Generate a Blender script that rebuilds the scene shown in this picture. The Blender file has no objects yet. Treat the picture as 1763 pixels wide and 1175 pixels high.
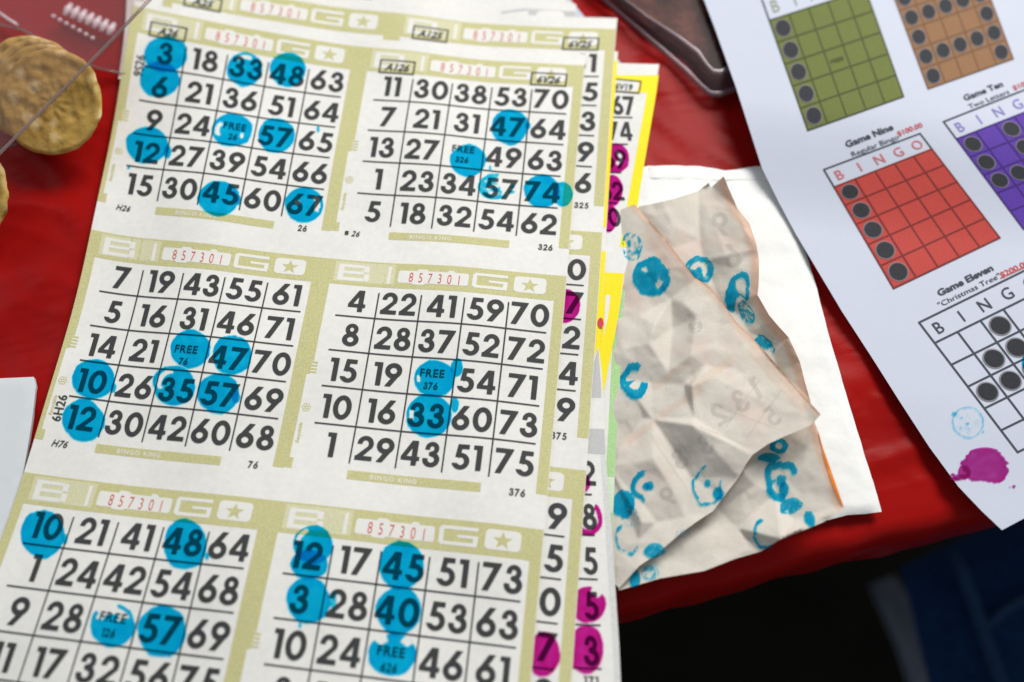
import bpy, math, random
import numpy as np
from mathutils import Vector, Matrix, noise as mnoise
from mathutils.geometry import delaunay_2d_cdt, tessellate_polygon

scene = bpy.context.scene
COL = scene.collection
rng = random.Random(7)

# ------------------------------------------------------------------ camera
CAM_LOC = np.array([0.1877154, -0.2858006, 0.3927046])
CAM_ROT = np.array([[0.994468, -0.101794, 0.025891], [0.103965, 0.918871, -0.380613], [0.014954, 0.3812, 0.924372]])
FPX, IW, IH = 1759.82, 1763.0, 1175.0
cam_data = bpy.data.cameras.new('camera')
cam = bpy.data.objects.new('camera', cam_data)
COL.objects.link(cam)
m = Matrix([list(r) for r in CAM_ROT]).to_4x4()
m.translation = Vector(CAM_LOC)
cam.matrix_world = m
cam_data.sensor_fit = 'HORIZONTAL'
cam_data.sensor_width = 36.0
cam_data.lens = FPX / IW * 36.0
cam_data.clip_start = 0.01
cam_data.clip_end = 60
cam_data.dof.use_dof = True
cam_data.dof.focus_distance = 0.416
cam_data.dof.aperture_fstop = 3.0
cam_data.dof.aperture_blades = 9
scene.camera = cam

# ------------------------------------------------------------------ world, lamps, exposure
world = bpy.data.worlds.new('World')
scene.world = world
world.use_nodes = True
bg = world.node_tree.nodes['Background']
bg.inputs[0].default_value = (0.86, 0.93, 1.0, 1)
bg.inputs[1].default_value = 0.27


def area(name, loc, target, size, energy, color):
    d = bpy.data.lights.new(name, 'AREA')
    d.shape = 'RECTANGLE'
    d.size, d.size_y = size
    d.energy = energy
    d.color = color
    o = bpy.data.objects.new(name, d)
    COL.objects.link(o)
    o.location = loc
    o.rotation_euler = (Vector(target) - Vector(loc)).to_track_quat('-Z', 'Y').to_euler()
    return o


area('window_light', (0.60, 0.85, 1.05), (0.24, -0.08, 0.0), (0.75, 0.65), 27, (1.0, 0.98, 0.94))
area('side_light', (-1.1, 0.5, 1.2), (0.15, -0.05, 0.0), (0.9, 0.9), 4.5, (0.90, 0.95, 1.0))

vs = scene.view_settings
vs.view_transform = 'Standard'
vs.look = 'None'
vs.exposure = 0
vs.gamma = 1
vs.use_curve_mapping = False
scene.cycles.transparent_max_bounces = 24
scene.cycles.max_bounces = 8


# ------------------------------------------------------------------ tools: pixels, meshes
def smooth(t):
    t = np.clip(t, 0, 1)
    return t * t * (3 - 2 * t)


def unproj(px, py, zf):
    """Point of the surface z = zf(x, y) seen along a given direction from the camera's place."""
    px = np.asarray(px, float); py = np.asarray(py, float)
    d = np.stack([(px - IW / 2) / FPX, -(py - IH / 2) / FPX, -np.ones_like(px)], -1) @ CAM_ROT.T
    z = np.zeros_like(px)
    for _ in range(8):
        k = (z - CAM_LOC[2]) / d[..., 2]
        p = CAM_LOC + d * k[..., None]
        z = zf(p[..., 0], p[..., 1]) if callable(zf) else zf + 0 * px
    k = (z - CAM_LOC[2]) / d[..., 2]
    return CAM_LOC + d * k[..., None]


def toward(p, off):
    d = CAM_LOC - p
    return p + d / np.linalg.norm(d, axis=-1, keepdims=True) * off


class MB:
    def __init__(self):
        self.v, self.f, self.m, self.a = [], [], [], []
        self.mats = []

    def mat(self, m):
        if m not in self.mats:
            self.mats.append(m)
        return self.mats.index(m)

    def add(self, verts, faces, m, attr=None):
        b = len(self.v)
        self.v += [tuple(float(c) for c in p) for p in verts]
        i = self.mat(m)
        for f in faces:
            self.f.append([b + int(k) for k in f]); self.m.append(i)
        self.a += list(attr) if attr is not None else [0.0] * len(verts)
        return self

    def build(self, name, parent=None, sm=True, attr=None, up=True):
        me = bpy.data.meshes.new(name)
        me.from_pydata(self.v, [], self.f)
        for mm in self.mats:
            me.materials.append(mm)
        me.polygons.foreach_set('material_index', self.m)
        me.polygons.foreach_set('use_smooth', [sm] * len(self.f))
        if attr:
            at = me.attributes.new(attr, 'FLOAT', 'POINT')
            at.data.foreach_set('value', [float(x) for x in self.a])
        me.update()
        o = bpy.data.objects.new(name, me)
        COL.objects.link(o)
        if parent is not None:
            o.parent = parent
        return o


def tag(o, label=None, cat=None, group=None, kind=None):
    if label: o['label'] = label
    if cat: o['category'] = cat
    if group: o['group'] = group
    if kind: o['kind'] = kind
    return o


def empty(name, loc=(0, 0, 0)):
    o = bpy.data.objects.new(name, None)
    o.empty_display_size = 0.01
    COL.objects.link(o)
    return o


def gridfaces(nx, ny, flip=False):
    F = []
    for j in range(ny - 1):
        for i in range(nx - 1):
            a = j * nx + i
            q = (a, a + 1, a + nx + 1, a + nx)
            F.append(q[::-1] if flip else q)
    return F


def inside(P, poly):
    x, y = P[:, 0], P[:, 1]
    r = np.zeros(len(P), bool)
    n = len(poly)
    for i in range(n):
        x0, y0 = poly[i]; x1, y1 = poly[(i + 1) % n]
        if y0 == y1: continue
        c = ((y0 > y) != (y1 > y)) & (x < (x1 - x0) * (y - y0) / (y1 - y0) + x0)
        r ^= c
    return r


def edgedist(P, poly, closed=True):
    n = len(poly)
    best = np.full(len(P), 1e9)
    for i in range(n if closed else n - 1):
        a = np.array(poly[i], float); b = np.array(poly[(i + 1) % n], float)
        ab = b - a
        t = np.clip(((P - a) @ ab) / (ab @ ab + 1e-12), 0, 1)
        best = np.minimum(best, np.linalg.norm(P - a - t[:, None] * ab, axis=1))
    return best


def polymesh(poly, step):
    """Even triangulation of a 2D outline: returns points and triangles."""
    out = []
    n = len(poly)
    for i in range(n):
        a = np.array(poly[i], float); b = np.array(poly[(i + 1) % n], float)
        k = max(1, int(np.linalg.norm(b - a) / step + .5))
        for j in range(k):
            out.append(a + (b - a) * j / k)
    out = np.array(out)
    lo, hi = out.min(0), out.max(0)
    gx, gy = np.meshgrid(np.arange(lo[0], hi[0], step), np.arange(lo[1], hi[1], step * .87))
    gx[1::2] += step / 2
    G = np.c_[gx.ravel(), gy.ravel()]
    G = G[inside(G, out)]
    if len(G):
        G = G[edgedist(G, out) > step * .45]
    A = np.vstack([out, G])
    m_ = len(out)
    r = delaunay_2d_cdt([Vector(p) for p in A], [], [list(range(m_))], 1, 1e-6)
    V = np.array([tuple(p) for p in r[0]])
    return V, [tuple(f) for f in r[2]], out


def fixup(o):
    """Turn all faces of a sheet towards +z."""
    me = o.data
    nz = sum(p.normal.z * p.area for p in me.polygons)
    if nz < 0:
        me.flip_normals()
    return o


def solid(o, t):
    me = o.data
    cnt = {}
    for p in me.polygons:
        for k in p.edge_keys:
            cnt[k] = cnt.get(k, 0) + 1
    for e in me.edges:
        if cnt.get(e.key, 0) == 1:
            e.use_edge_sharp = True
    md = o.modifiers.new('thickness', 'SOLIDIFY')
    md.thickness = t
    md.offset = -1
    return o


def vnoise(x, y, sc, seed=0.0):
    return np.array([mnoise.noise(Vector((a * sc, b * sc, seed))) for a, b in zip(np.ravel(x), np.ravel(y))]).reshape(np.shape(x))


# ------------------------------------------------------------------ materials
def nodemat(name):
    m = bpy.data.materials.new(name)
    m.use_nodes = True
    nt = m.node_tree
    return m, nt, nt.nodes['Principled BSDF'], nt.nodes['Material Output']


def N(nt, t, **kw):
    n = nt.nodes.new(t)
    for k, v in kw.items():
        setattr(n, k, v)
    return n


def objcoord(nt, scale):
    tc = N(nt, 'ShaderNodeTexCoord')
    mp = N(nt, 'ShaderNodeMapping')
    mp.inputs['Scale'].default_value = (scale, scale, scale)
    nt.links.new(tc.outputs['Object'], mp.inputs['Vector'])
    return mp.outputs['Vector']


def noisetex(nt, vec, scale, detail=4, rough=.55):
    n = N(nt, 'ShaderNodeTexNoise')
    n.inputs['Scale'].default_value = scale
    n.inputs['Detail'].default_value = detail
    n.inputs['Roughness'].default_value = rough
    nt.links.new(vec, n.inputs['Vector'])
    return n.outputs['Fac']


def ramp(nt, fac, stops):
    r = N(nt, 'ShaderNodeValToRGB')
    el = r.color_ramp.elements
    while len(el) < len(stops): el.new(0.5)
    for e, (p, c) in zip(el, stops):
        e.position = p
        e.color = (*c, 1) if len(c) == 3 else c
    nt.links.new(fac, r.inputs[0])
    return r.outputs[0]


def bump(nt, bsdf, fac, strength, dist):
    b = N(nt, 'ShaderNodeBump')
    b.inputs['Strength'].default_value = strength
    b.inputs['Distance'].default_value = dist
    nt.links.new(fac, b.inputs['Height'])
    nt.links.new(b.outputs[0], bsdf.inputs['Normal'])
    return b


def papermat(name, c, var=.04, grain=900, rough=.85, bstr=.25, spec=.25, cockle=14):
    m, nt, b, out = nodemat(name)
    v = objcoord(nt, 1)
    f1 = noisetex(nt, v, grain, 5, .7)
    f2 = noisetex(nt, v, 45, 3)
    mx = N(nt, 'ShaderNodeMath', operation='MULTIPLY_ADD')
    mx.inputs[1].default_value = .6
    nt.links.new(f1, mx.inputs[0])
    m2 = N(nt, 'ShaderNodeMath', operation='MULTIPLY')
    m2.inputs[1].default_value = .4
    nt.links.new(f2, m2.inputs[0]); nt.links.new(m2.outputs[0], mx.inputs[2])
    lo = tuple(x * (1 - var * 2) for x in c); hi = tuple(min(1, x * (1 + var)) for x in c)
    nt.links.new(ramp(nt, mx.outputs[0], [(.3, lo), (.7, hi)]), b.inputs['Base Color'])
    b.inputs['Roughness'].default_value = rough
    b.inputs['Specular IOR Level'].default_value = spec
    f3 = noisetex(nt, v, 75, 3, .5)
    ad = N(nt, 'ShaderNodeMath', operation='MULTIPLY_ADD'); ad.inputs[1].default_value = cockle
    nt.links.new(f3, ad.inputs[0]); nt.links.new(f1, ad.inputs[2])
    bump(nt, b, ad.outputs[0], bstr, .0001)
    return m


def inkmat(name, c, see=.0, var=.12, grain=1400):
    """Printed ink: a thin film that lets a little of the paper through."""
    m, nt, b, out = nodemat(name)
    v = objcoord(nt, 1)
    f = noisetex(nt, v, grain, 4, .7)
    lo = tuple(x * (1 - var) for x in c); hi = tuple(min(1, x * (1 + var)) for x in c)
    nt.links.new(ramp(nt, f, [(.35, lo), (.65, hi)]), b.inputs['Base Color'])
    b.inputs['Roughness'].default_value = .7
    b.inputs['Specular IOR Level'].default_value = .25
    if see > 0:
        b.inputs['Alpha'].default_value = 1 - see
    return m


def daubmat(name, c, tint, body=.07, rough_edge=.55):
    m, nt, b, out = nodemat(name)
    v = objcoord(nt, 1)
    at = N(nt, 'ShaderNodeAttribute', attribute_name='ink')
    fine = noisetex(nt, v, 1500, 4, .75)
    mid = noisetex(nt, v, 260, 3, .6)
    # alpha = smoothstep(ink + fine grain)
    s = N(nt, 'ShaderNodeMath', operation='MULTIPLY_ADD'); s.inputs[1].default_value = rough_edge; s.inputs[2].default_value = -rough_edge / 2
    nt.links.new(fine, s.inputs[0])
    s1 = N(nt, 'ShaderNodeMath', operation='MULTIPLY_ADD'); s1.inputs[1].default_value = .35; s1.inputs[2].default_value = -.175
    nt.links.new(mid, s1.inputs[0])
    s2 = N(nt, 'ShaderNodeMath', operation='ADD'); nt.links.new(s.outputs[0], s2.inputs[0]); nt.links.new(s1.outputs[0], s2.inputs[1])
    a = N(nt, 'ShaderNodeMath', operation='ADD'); nt.links.new(s2.outputs[0], a.inputs[0]); nt.links.new(at.outputs['Fac'], a.inputs[1])
    mr = N(nt, 'ShaderNodeMapRange', interpolation_type='SMOOTHSTEP')
    mr.inputs['From Min'].default_value = .40; mr.inputs['From Max'].default_value = .58
    nt.links.new(a.outputs[0], mr.inputs['Value'])
    # ink soaks in as a dye: deeper where more of it pooled
    blot = noisetex(nt, v, 95, 4, .6)
    th = N(nt, 'ShaderNodeMath', operation='MULTIPLY_ADD'); th.inputs[1].default_value = .9
    nt.links.new(blot, th.inputs[0]); nt.links.new(at.outputs['Fac'], th.inputs[2])
    th2 = N(nt, 'ShaderNodeMath', operation='MULTIPLY_ADD'); th2.inputs[1].default_value = .5; th2.inputs[2].default_value = -.25
    nt.links.new(fine, th2.inputs[0])
    th3 = N(nt, 'ShaderNodeMath', operation='ADD'); nt.links.new(th.outputs[0], th3.inputs[0]); nt.links.new(th2.outputs[0], th3.inputs[1])
    mr2 = N(nt, 'ShaderNodeMapRange'); mr2.inputs['From Min'].default_value = .8; mr2.inputs['From Max'].default_value = 1.95
    nt.links.new(th3.outputs[0], mr2.inputs['Value'])
    tr = N(nt, 'ShaderNodeBsdfTransparent')
    light = tuple(x ** .55 for x in tint); dark = tuple(x ** 1.4 for x in tint)
    nt.links.new(ramp(nt, mr2.outputs[0], [(.0, light), (.5, tint), (1.0, dark)]), tr.inputs[0])
    b.inputs['Base Color'].default_value = (*c, 1)
    b.inputs['Roughness'].default_value = .6
    b.inputs['Specular IOR Level'].default_value = .15
    clear = N(nt, 'ShaderNodeBsdfTransparent')
    film = N(nt, 'ShaderNodeMixShader'); film.inputs[0].default_value = body
    nt.links.new(tr.outputs[0], film.inputs[1]); nt.links.new(b.outputs[0], film.inputs[2])
    mix = N(nt, 'ShaderNodeMixShader')
    nt.links.new(mr.outputs[0], mix.inputs[0])
    nt.links.new(clear.outputs[0], mix.inputs[1]); nt.links.new(film.outputs[0], mix.inputs[2])
    nt.links.new(mix.outputs[0], out.inputs['Surface'])
    return m


M = {}
M['paper'] = papermat('newsprint_paper', (.77, .755, .72), .05, 420)
M['paper_top'] = papermat('newsprint_paper_white', (.785, .77, .735), .05, 420)
M['knock'] = papermat('unprinted_paper', (.77, .755, .715), .03)
M['olive'] = inkmat('olive_ink', (.575, .545, .27), .06, .12)
M['olive_light'] = inkmat('olive_ink_light', (.665, .645, .42), .06, .10)
M['black'] = inkmat('black_print', (.045, .046, .047), .05, .35, 2200)
M['red_print'] = inkmat('red_serial_print', (.62, .07, .05), .12, .2)
M['yellow'] = inkmat('yellow_ink', (.90, .74, .015), .02, .05)
M['green'] = inkmat('green_ink', (.42, .66, .30), .08, .12)
M['green_light'] = inkmat('green_ink_light', (.66, .80, .58), .08, .06)
M['grey_ink'] = inkmat('grey_ink', (.55, .55, .55), .10, .08)
M['blue_daub'] = daubmat('blue_dauber_ink', (.0, .36, .66), (.05, .70, .92))
M['magenta_daub'] = daubmat('magenta_dauber_ink', (.50, .012, .27), (.78, .13, .56))
M['office'] = papermat('office_paper', (.545, .575, .675), .012, 700, .8, .1)
M['office_warm'] = papermat('folded_white_paper', (.63, .66, .68), .015, 700, .85, .1)
M['napkin'] = papermat('napkin_tissue', (.84, .84, .825), .015, 500, .95, .5, .1)
for k, c in {'g_green': (.135, .16, .034), 'g_brown': (.26, .13, .06), 'g_red': (.47, .052, .042), 'g_purple': (.095, .035, .33)}.items():
    M[k] = inkmat(k[2:] + '_toner', c, .0, .06, 900)
for k, c in {'l_green': (.055, .07, .02), 'l_brown': (.16, .08, .04), 'l_red': (.17, .02, .018), 'l_purple': (.045, .015, .16)}.items():
    M[k] = inkmat(k[2:] + '_grid_line_toner', c, .0, .06)
M['dot'] = inkmat('black_toner_dot', (.022, .024, .03), 0, .4, 1800)
M['dot_ring'] = inkmat('grey_toner_ring', (.22, .20, .22), .3, .1)
M['line'] = inkmat('thin_black_toner', (.05, .06, .08), 0, .1)
M['red_text'] = inkmat('red_toner', (.55, .06, .06), .1, .1)
M['pale_red'] = inkmat('pale_red_toner', (.62, .13, .15), .1, .1)
M['pale_purple'] = inkmat('pale_purple_toner', (.24, .20, .56), .1, .1)


def ghostmat():
    m, nt, b, out = nodemat('print_showing_through')
    t = N(nt, 'ShaderNodeBsdfTransparent'); t.inputs[0].default_value = (.90, .90, .90, 1)
    nt.links.new(t.outputs[0], out.inputs['Surface'])
    return m


M['ghost'] = ghostmat()


def crumplemat():
    m, nt, b, out = nodemat('thin_crumpled_newsprint')
    v = objcoord(nt, 1)
    at = N(nt, 'ShaderNodeAttribute', attribute_name='border')
    f1 = noisetex(nt, v, 1000, 5, .7)
    f2 = noisetex(nt, v, 38, 3)
    base = ramp(nt, f1, [(.3, (.745, .69, .615)), (.7, (.83, .78, .705))])
    pink = N(nt, 'ShaderNodeMixRGB'); pink.inputs[2].default_value = (.78, .63, .56, 1)
    nt.links.new(ramp(nt, f2, [(.50, (0, 0, 0)), (.66, (.6, .6, .6))]), pink.inputs[0])
    nt.links.new(base, pink.inputs[1])
    org = N(nt, 'ShaderNodeMixRGB'); org.inputs[2].default_value = (.80, .34, .12, 1)
    nt.links.new(at.outputs['Fac'], org.inputs[0]); nt.links.new(pink.outputs[0], org.inputs[1])
    nt.links.new(org.outputs[0], b.inputs['Base Color'])
    b.inputs['Roughness'].default_value = .85
    b.inputs['Specular IOR Level'].default_value = .2
    f3 = noisetex(nt, v, 160, 4, .5)
    bump(nt, b, f3, .10, .0012)
    tl = N(nt, 'ShaderNodeBsdfTranslucent')
    nt.links.new(org.outputs[0], tl.inputs[0])
    mx = N(nt, 'ShaderNodeMixShader'); mx.inputs[0].default_value = .28
    nt.links.new(b.outputs[0], mx.inputs[1]); nt.links.new(tl.outputs[0], mx.inputs[2])
    nt.links.new(mx.outputs[0], out.inputs['Surface'])
    return m


M['crumple'] = crumplemat()
M['orange'] = inkmat('orange_ink', (.80, .22, .015), 0, .08)


def vinylmat():
    m, nt, b, out = nodemat('red_vinyl')
    v = objcoord(nt, 1)
    f1 = noisetex(nt, v, 9, 4)
    nt.links.new(ramp(nt, f1, [(.28, (.23, .004, .004)), (.5, (.31, .006, .005)), (.72, (.38, .009, .008))]), b.inputs['Base Color'])
    b.inputs['Roughness'].default_value = .33
    b.inputs['Specular IOR Level'].default_value = .05
    f2 = noisetex(nt, v, 1300, 3, .6)
    f3 = noisetex(nt, v, 60, 4, .5)
    ad = N(nt, 'ShaderNodeMath', operation='MULTIPLY_ADD'); ad.inputs[1].default_value = 6
    nt.links.new(f3, ad.inputs[0]); nt.links.new(f2, ad.inputs[2])
    bump(nt, b, ad.outputs[0], .22, .00018)
    return m


M['vinyl'] = vinylmat()


def cookiemat():
    m, nt, b, out = nodemat('baked_corn_crisp')
    v = objcoord(nt, 1)
    f1 = noisetex(nt, v, 160, 5, .65)
    vo = N(nt, 'ShaderNodeTexVoronoi'); vo.inputs['Scale'].default_value = 105
    nt.links.new(v, vo.inputs['Vector'])
    base = ramp(nt, f1, [(.25, (.36, .195, .032)), (.5, (.48, .29, .055)), (.75, (.58, .38, .10))])
    mx = N(nt, 'ShaderNodeMixRGB'); mx.inputs[2].default_value = (.80, .62, .30, 1)
    nt.links.new(ramp(nt, vo.outputs['Distance'], [(.12, (.8, .8, .8)), (.36, (0, 0, 0))]), mx.inputs[0])
    nt.links.new(base, mx.inputs[1])
    nt.links.new(mx.outputs[0], b.inputs['Base Color'])
    b.inputs['Roughness'].default_value = .6
    bump(nt, b, f1, .55, .0012)
    return m


M['cookie'] = cookiemat()


def plasticmat(name, tint, haze, hazecol, rough=.12, gloss=.6):
    """Thin clear plastic: mostly see-through film with a sheen and a little milkiness."""
    m, nt, b, out = nodemat(name)
    b.inputs['Base Color'].default_value = (*hazecol, 1)
    b.inputs['Roughness'].default_value = rough
    b.inputs['Specular IOR Level'].default_value = .5
    tr = N(nt, 'ShaderNodeBsdfTransparent'); tr.inputs[0].default_value = (*tint, 1)
    gl = N(nt, 'ShaderNodeBsdfGlossy'); gl.inputs['Roughness'].default_value = rough
    v = objcoord(nt, 1)
    f = noisetex(nt, v, 55, 3)
    bm = N(nt, 'ShaderNodeBump'); bm.inputs['Strength'].default_value = .35; bm.inputs['Distance'].default_value = .001
    nt.links.new(f, bm.inputs['Height']); nt.links.new(bm.outputs[0], gl.inputs['Normal'])
    fr = N(nt, 'ShaderNodeFresnel'); fr.inputs[0].default_value = 1.5
    nt.links.new(bm.outputs[0], fr.inputs['Normal'])
    m1 = N(nt, 'ShaderNodeMixShader'); m1.inputs[0].default_value = haze
    nt.links.new(tr.outputs[0], m1.inputs[1]); nt.links.new(b.outputs[0], m1.inputs[2])
    m2 = N(nt, 'ShaderNodeMixShader')
    fs = N(nt, 'ShaderNodeMath', operation='MULTIPLY'); fs.inputs[1].default_value = gloss
    nt.links.new(fr.outputs[0], fs.inputs[0])
    nt.links.new(fs.outputs[0], m2.inputs[0]); nt.links.new(m1.outputs[0], m2.inputs[1]); nt.links.new(gl.outputs[0], m2.inputs[2])
    nt.links.new(m2.outputs[0], out.inputs['Surface'])
    return m


M['clear'] = plasticmat('clear_plastic', (.93, .88, .89), .04, (.7, .6, .62), .14, .3)
M['clear_rim'] = plasticmat('clear_plastic_edge', (.72, .64, .62), .28, (.42, .34, .32), .2)
M['rib'] = plasticmat('clear_plastic_rib_painted_glint', (.95, .9, .92), .6, (.95, .80, .85), .2)  # milky pinkish white paints in the highlights along the plastic ribs
M['smoky'] = plasticmat('smoky_plastic', (.62, .52, .52), .42, (.17, .10, .11), .22)
M['smoky_lid'] = plasticmat('smoky_plastic_lid', (.80, .70, .70), .03, (.22, .13, .13), .3, .10)
M['smoky_rim'] = plasticmat('smoky_plastic_rim', (.6, .5, .52), .55, (.30, .20, .23), .2)


def plain(name, c, rough=.8, scale=30, var=.25):
    m, nt, b, out = nodemat(name)
    v = objcoord(nt, 1)
    f = noisetex(nt, v, scale, 5)
    lo = tuple(x * (1 - var) for x in c); hi = tuple(x * (1 + var) for x in c)
    nt.links.new(ramp(nt, f, [(.3, lo), (.7, hi)]), b.inputs['Base Color'])
    b.inputs['Roughness'].default_value = rough
    b.inputs['Specular IOR Level'].default_value = .15
    return m


M['food'] = plain('brown_food', (.125, .052, .040), .9, 60, .75)
M['floor'] = plain('dark_floor', (.010, .008, .006), .9, 6, .4)
M['navy'] = plain('navy_fabric', (.007, .032, .105), .9, 200, .3)
M['navy_edge'] = plain('navy_piping', (.02, .055, .13), .8, 200, .2)
M['grey_metal'] = plain('grey_painted_metal', (.16, .185, .24), .4, 20, .2)


# ------------------------------------------------------------------ bold geometric numerals
def poly_sdf(P, poly):
    d = edgedist(P, poly)
    return np.where(inside(P, poly), -d, d)


def ell(P, cx, cy, rx, ry):
    q = np.sqrt(((P[:, 0] - cx) / rx) ** 2 + ((P[:, 1] - cy) / ry) ** 2)
    return (q - 1) * min(rx, ry)


def box(P, x0, y0, x1, y1):
    return np.maximum(np.maximum(x0 - P[:, 0], P[:, 0] - x1), np.maximum(y0 - P[:, 1], P[:, 1] - y1))


U_, I_ = np.minimum, np.maximum


def ring(P, cx, cy, ox, oy, ix, iy):
    return I_(ell(P, cx, cy, ox, oy), -ell(P, cx, cy, ix, iy))


def g0(P): return ring(P, .37, .5, .37, .51, .165, .315)
def g1(P): return poly_sdf(P, [(.0, 1), (.34, 1), (.34, 0), (.13, 0), (.13, .83), (0, .83)])
def g2(P):
    r = ring(P, .33, .68, .32, .33, .125, .15)
    r = I_(r, -box(P, -.1, .2, .34, .66)); r = I_(r, -box(P, .2, .2, .46, .585)); r = I_(r, -box(P, -.1, .2, .8, .50))
    d = poly_sdf(P, [(.43, .58), (.615, .54), (.28, .16), (.03, 0), (-.01, .13)])
    return U_(U_(r, d), box(P, -.01, 0, .66, .18))
def g3(P):
    t = ring(P, .30, .735, .27, .275, .085, .105)
    b = ring(P, .30, .295, .33, .305, .125, .125)
    r = U_(t, b)
    r = I_(r, -box(P, -.1, .335, .27, .685))
    return U_(r, box(P, .2, .45, .38, .60))
def g4(P):
    o = poly_sdf(P, [(0, .2), (0, .35), (.37, 1), (.62, 1), (.62, .36), (.72, .36), (.72, .2), (.62, .2), (.62, 0), (.41, 0), (.41, .2)])
    return I_(o, -poly_sdf(P, [(.41, .36), (.41, .70), (.21, .36)]))
def g5(P):
    b = I_(ring(P, .29, .325, .34, .335, .135, .155), -box(P, -.2, .24, .19, .8))
    s = poly_sdf(P, [(.14, 1), (.58, 1), (.58, .82), (.31, .82), (.285, .645), (.20, .49), (.07, .47)])
    return U_(b, s)
def g6(P):
    return U_(ring(P, .345, .32, .345, .33, .14, .135), I_(poly_sdf(P, [(.02, .40), (.40, 1), (.64, 1), (.32, .50), (.15, .40)]), -ell(P, .345, .32, .14, .135)))
def g7(P): return poly_sdf(P, [(0, 1), (.68, 1), (.68, .96), (.26, 0), (.03, 0), (.385, .82), (0, .82)])
def g8(P): return U_(ring(P, .34, .745, .265, .265, .085, .1), ring(P, .34, .29, .34, .30, .13, .125))
def g9(P):
    Q = np.c_[.69 - P[:, 0], 1 - P[:, 1]]
    return g6(Q)


def contour(fn, n=44):
    nx, ny = int(n * .92), int(n * 1.15)
    xs = np.linspace(-.06, .80, nx); ys = np.linspace(-.06, 1.06, ny)
    X, Y = np.meshgrid(xs, ys)
    D = fn(np.c_[X.ravel(), Y.ravel()]).reshape(ny, nx)
    segs = {}
    def pt(j0, i0, j1, i1):
        a, b = D[j0, i0], D[j1, i1]
        t = a / (a - b)
        return (round(X[j0, i0] + t * (X[j1, i1] - X[j0, i0]), 6), round(Y[j0, i0] + t * (Y[j1, i1] - Y[j0, i0]), 6))
    nxt = {}
    for j in range(ny - 1):
        for i in range(nx - 1):
            c = [(j, i), (j, i + 1), (j + 1, i + 1), (j + 1, i)]
            s = [D[q] < 0 for q in c]
            if all(s) or not any(s): continue
            ent = []
            for k in range(4):
                if s[k] != s[(k + 1) % 4]:
                    ent.append((s[k], pt(*c[k], *c[(k + 1) % 4])))
            outs = [p for f, p in ent if f]; ins = [p for f, p in ent if not f]
            for a, b in zip(outs, ins):
                nxt[a] = b
    loops = []
    while nxt:
        a, b = nxt.popitem()
        L = [a]
        while b != a:
            L.append(b)
            b = nxt.pop(b, None)
            if b is None: break
        if len(L) > 5: loops.append(L)
    return loops


def simplify(L, tol=.0035):
    keep = [L[0]]
    n = len(L)
    i = 0
    while i < n - 1:
        j = min(i + 6, n - 1)
        while j > i + 1:
            a = np.array(L[i]); b = np.array(L[j]); ab = b - a; l = np.hypot(*ab) + 1e-12
            dev = max(abs(ab[0] * (L[k][1] - a[1]) - ab[1] * (L[k][0] - a[0])) / l for k in range(i + 1, j))
            if dev < tol: break
            j -= 1
        keep.append(L[j]); i = j
    return keep[:-1] if keep[-1] == keep[0] else keep


GLYPH = {}
for ch, fn in zip('0123456789', (g0, g1, g2, g3, g4, g5, g6, g7, g8, g9)):
    loops = [simplify(L) for L in contour(fn)]
    flat = [p for L in loops for p in L]
    tris = tessellate_polygon([[Vector((x, y, 0)) for x, y in L] for L in loops])
    P = np.array(flat)
    P[:, 0] -= P[:, 0].min()
    GLYPH[ch] = (P, tris, P[:, 0].max())


def number2d(s, gap=.045):
    """Vertices and triangles of a number, height 1, centred on the origin (y up)."""
    V, F, x = [], [], 0
    for c in s:
        P, T, w = GLYPH[c]
        b = len(V)
        V += [(p[0] + x, p[1] - .5) for p in P]
        F += [tuple(k + b for k in t) for t in T]
        x += w + gap
    V = np.array(V)
    V[:, 0] -= (x - gap) / 2
    return V, F


def text2d(s, bold=0.0, shear=0.0, space=1.0):
    """Small lettering from the built-in font: height of capitals 1, centred."""
    cu = bpy.data.curves.new('lettering', 'FONT')
    cu.body = s
    cu.size = 1
    cu.offset = bold
    cu.shear = shear
    cu.space_character = space
    cu.resolution_u = 3
    o = bpy.data.objects.new('lettering', cu)
    COL.objects.link(o)
    dg = bpy.context.evaluated_depsgraph_get()
    dg.update()
    me = o.evaluated_get(dg).to_mesh()
    V = np.array([(v.co.x, v.co.y) for v in me.vertices])
    F = [tuple(p.vertices) for p in me.polygons]
    o.evaluated_get(dg).to_mesh_clear()
    bpy.data.objects.remove(o)
    bpy.data.curves.remove(cu)
    V = V / .727
    V[:, 1] -= .5
    V[:, 0] -= (V[:, 0].min() + V[:, 0].max()) / 2
    return V, F


TEXTC = {}
def text(s, bold=0.0, shear=0.0, space=1.0):
    k = (s, bold, shear, space)
    if k not in TEXTC: TEXTC[k] = text2d(*k)
    return TEXTC[k]


# ------------------------------------------------------------------ table, floor
def edge_pt(px, py): return unproj(np.array([px]), np.array([py]), 0.0)[0]
EA, EB = edge_pt(1075, 1020), edge_pt(1690, 858)
ES = (EB - EA)[:2]; ES /= np.linalg.norm(ES)
ET = np.array([-ES[1], ES[0]])            # away from the viewer
E0 = EA[:2]


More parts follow.
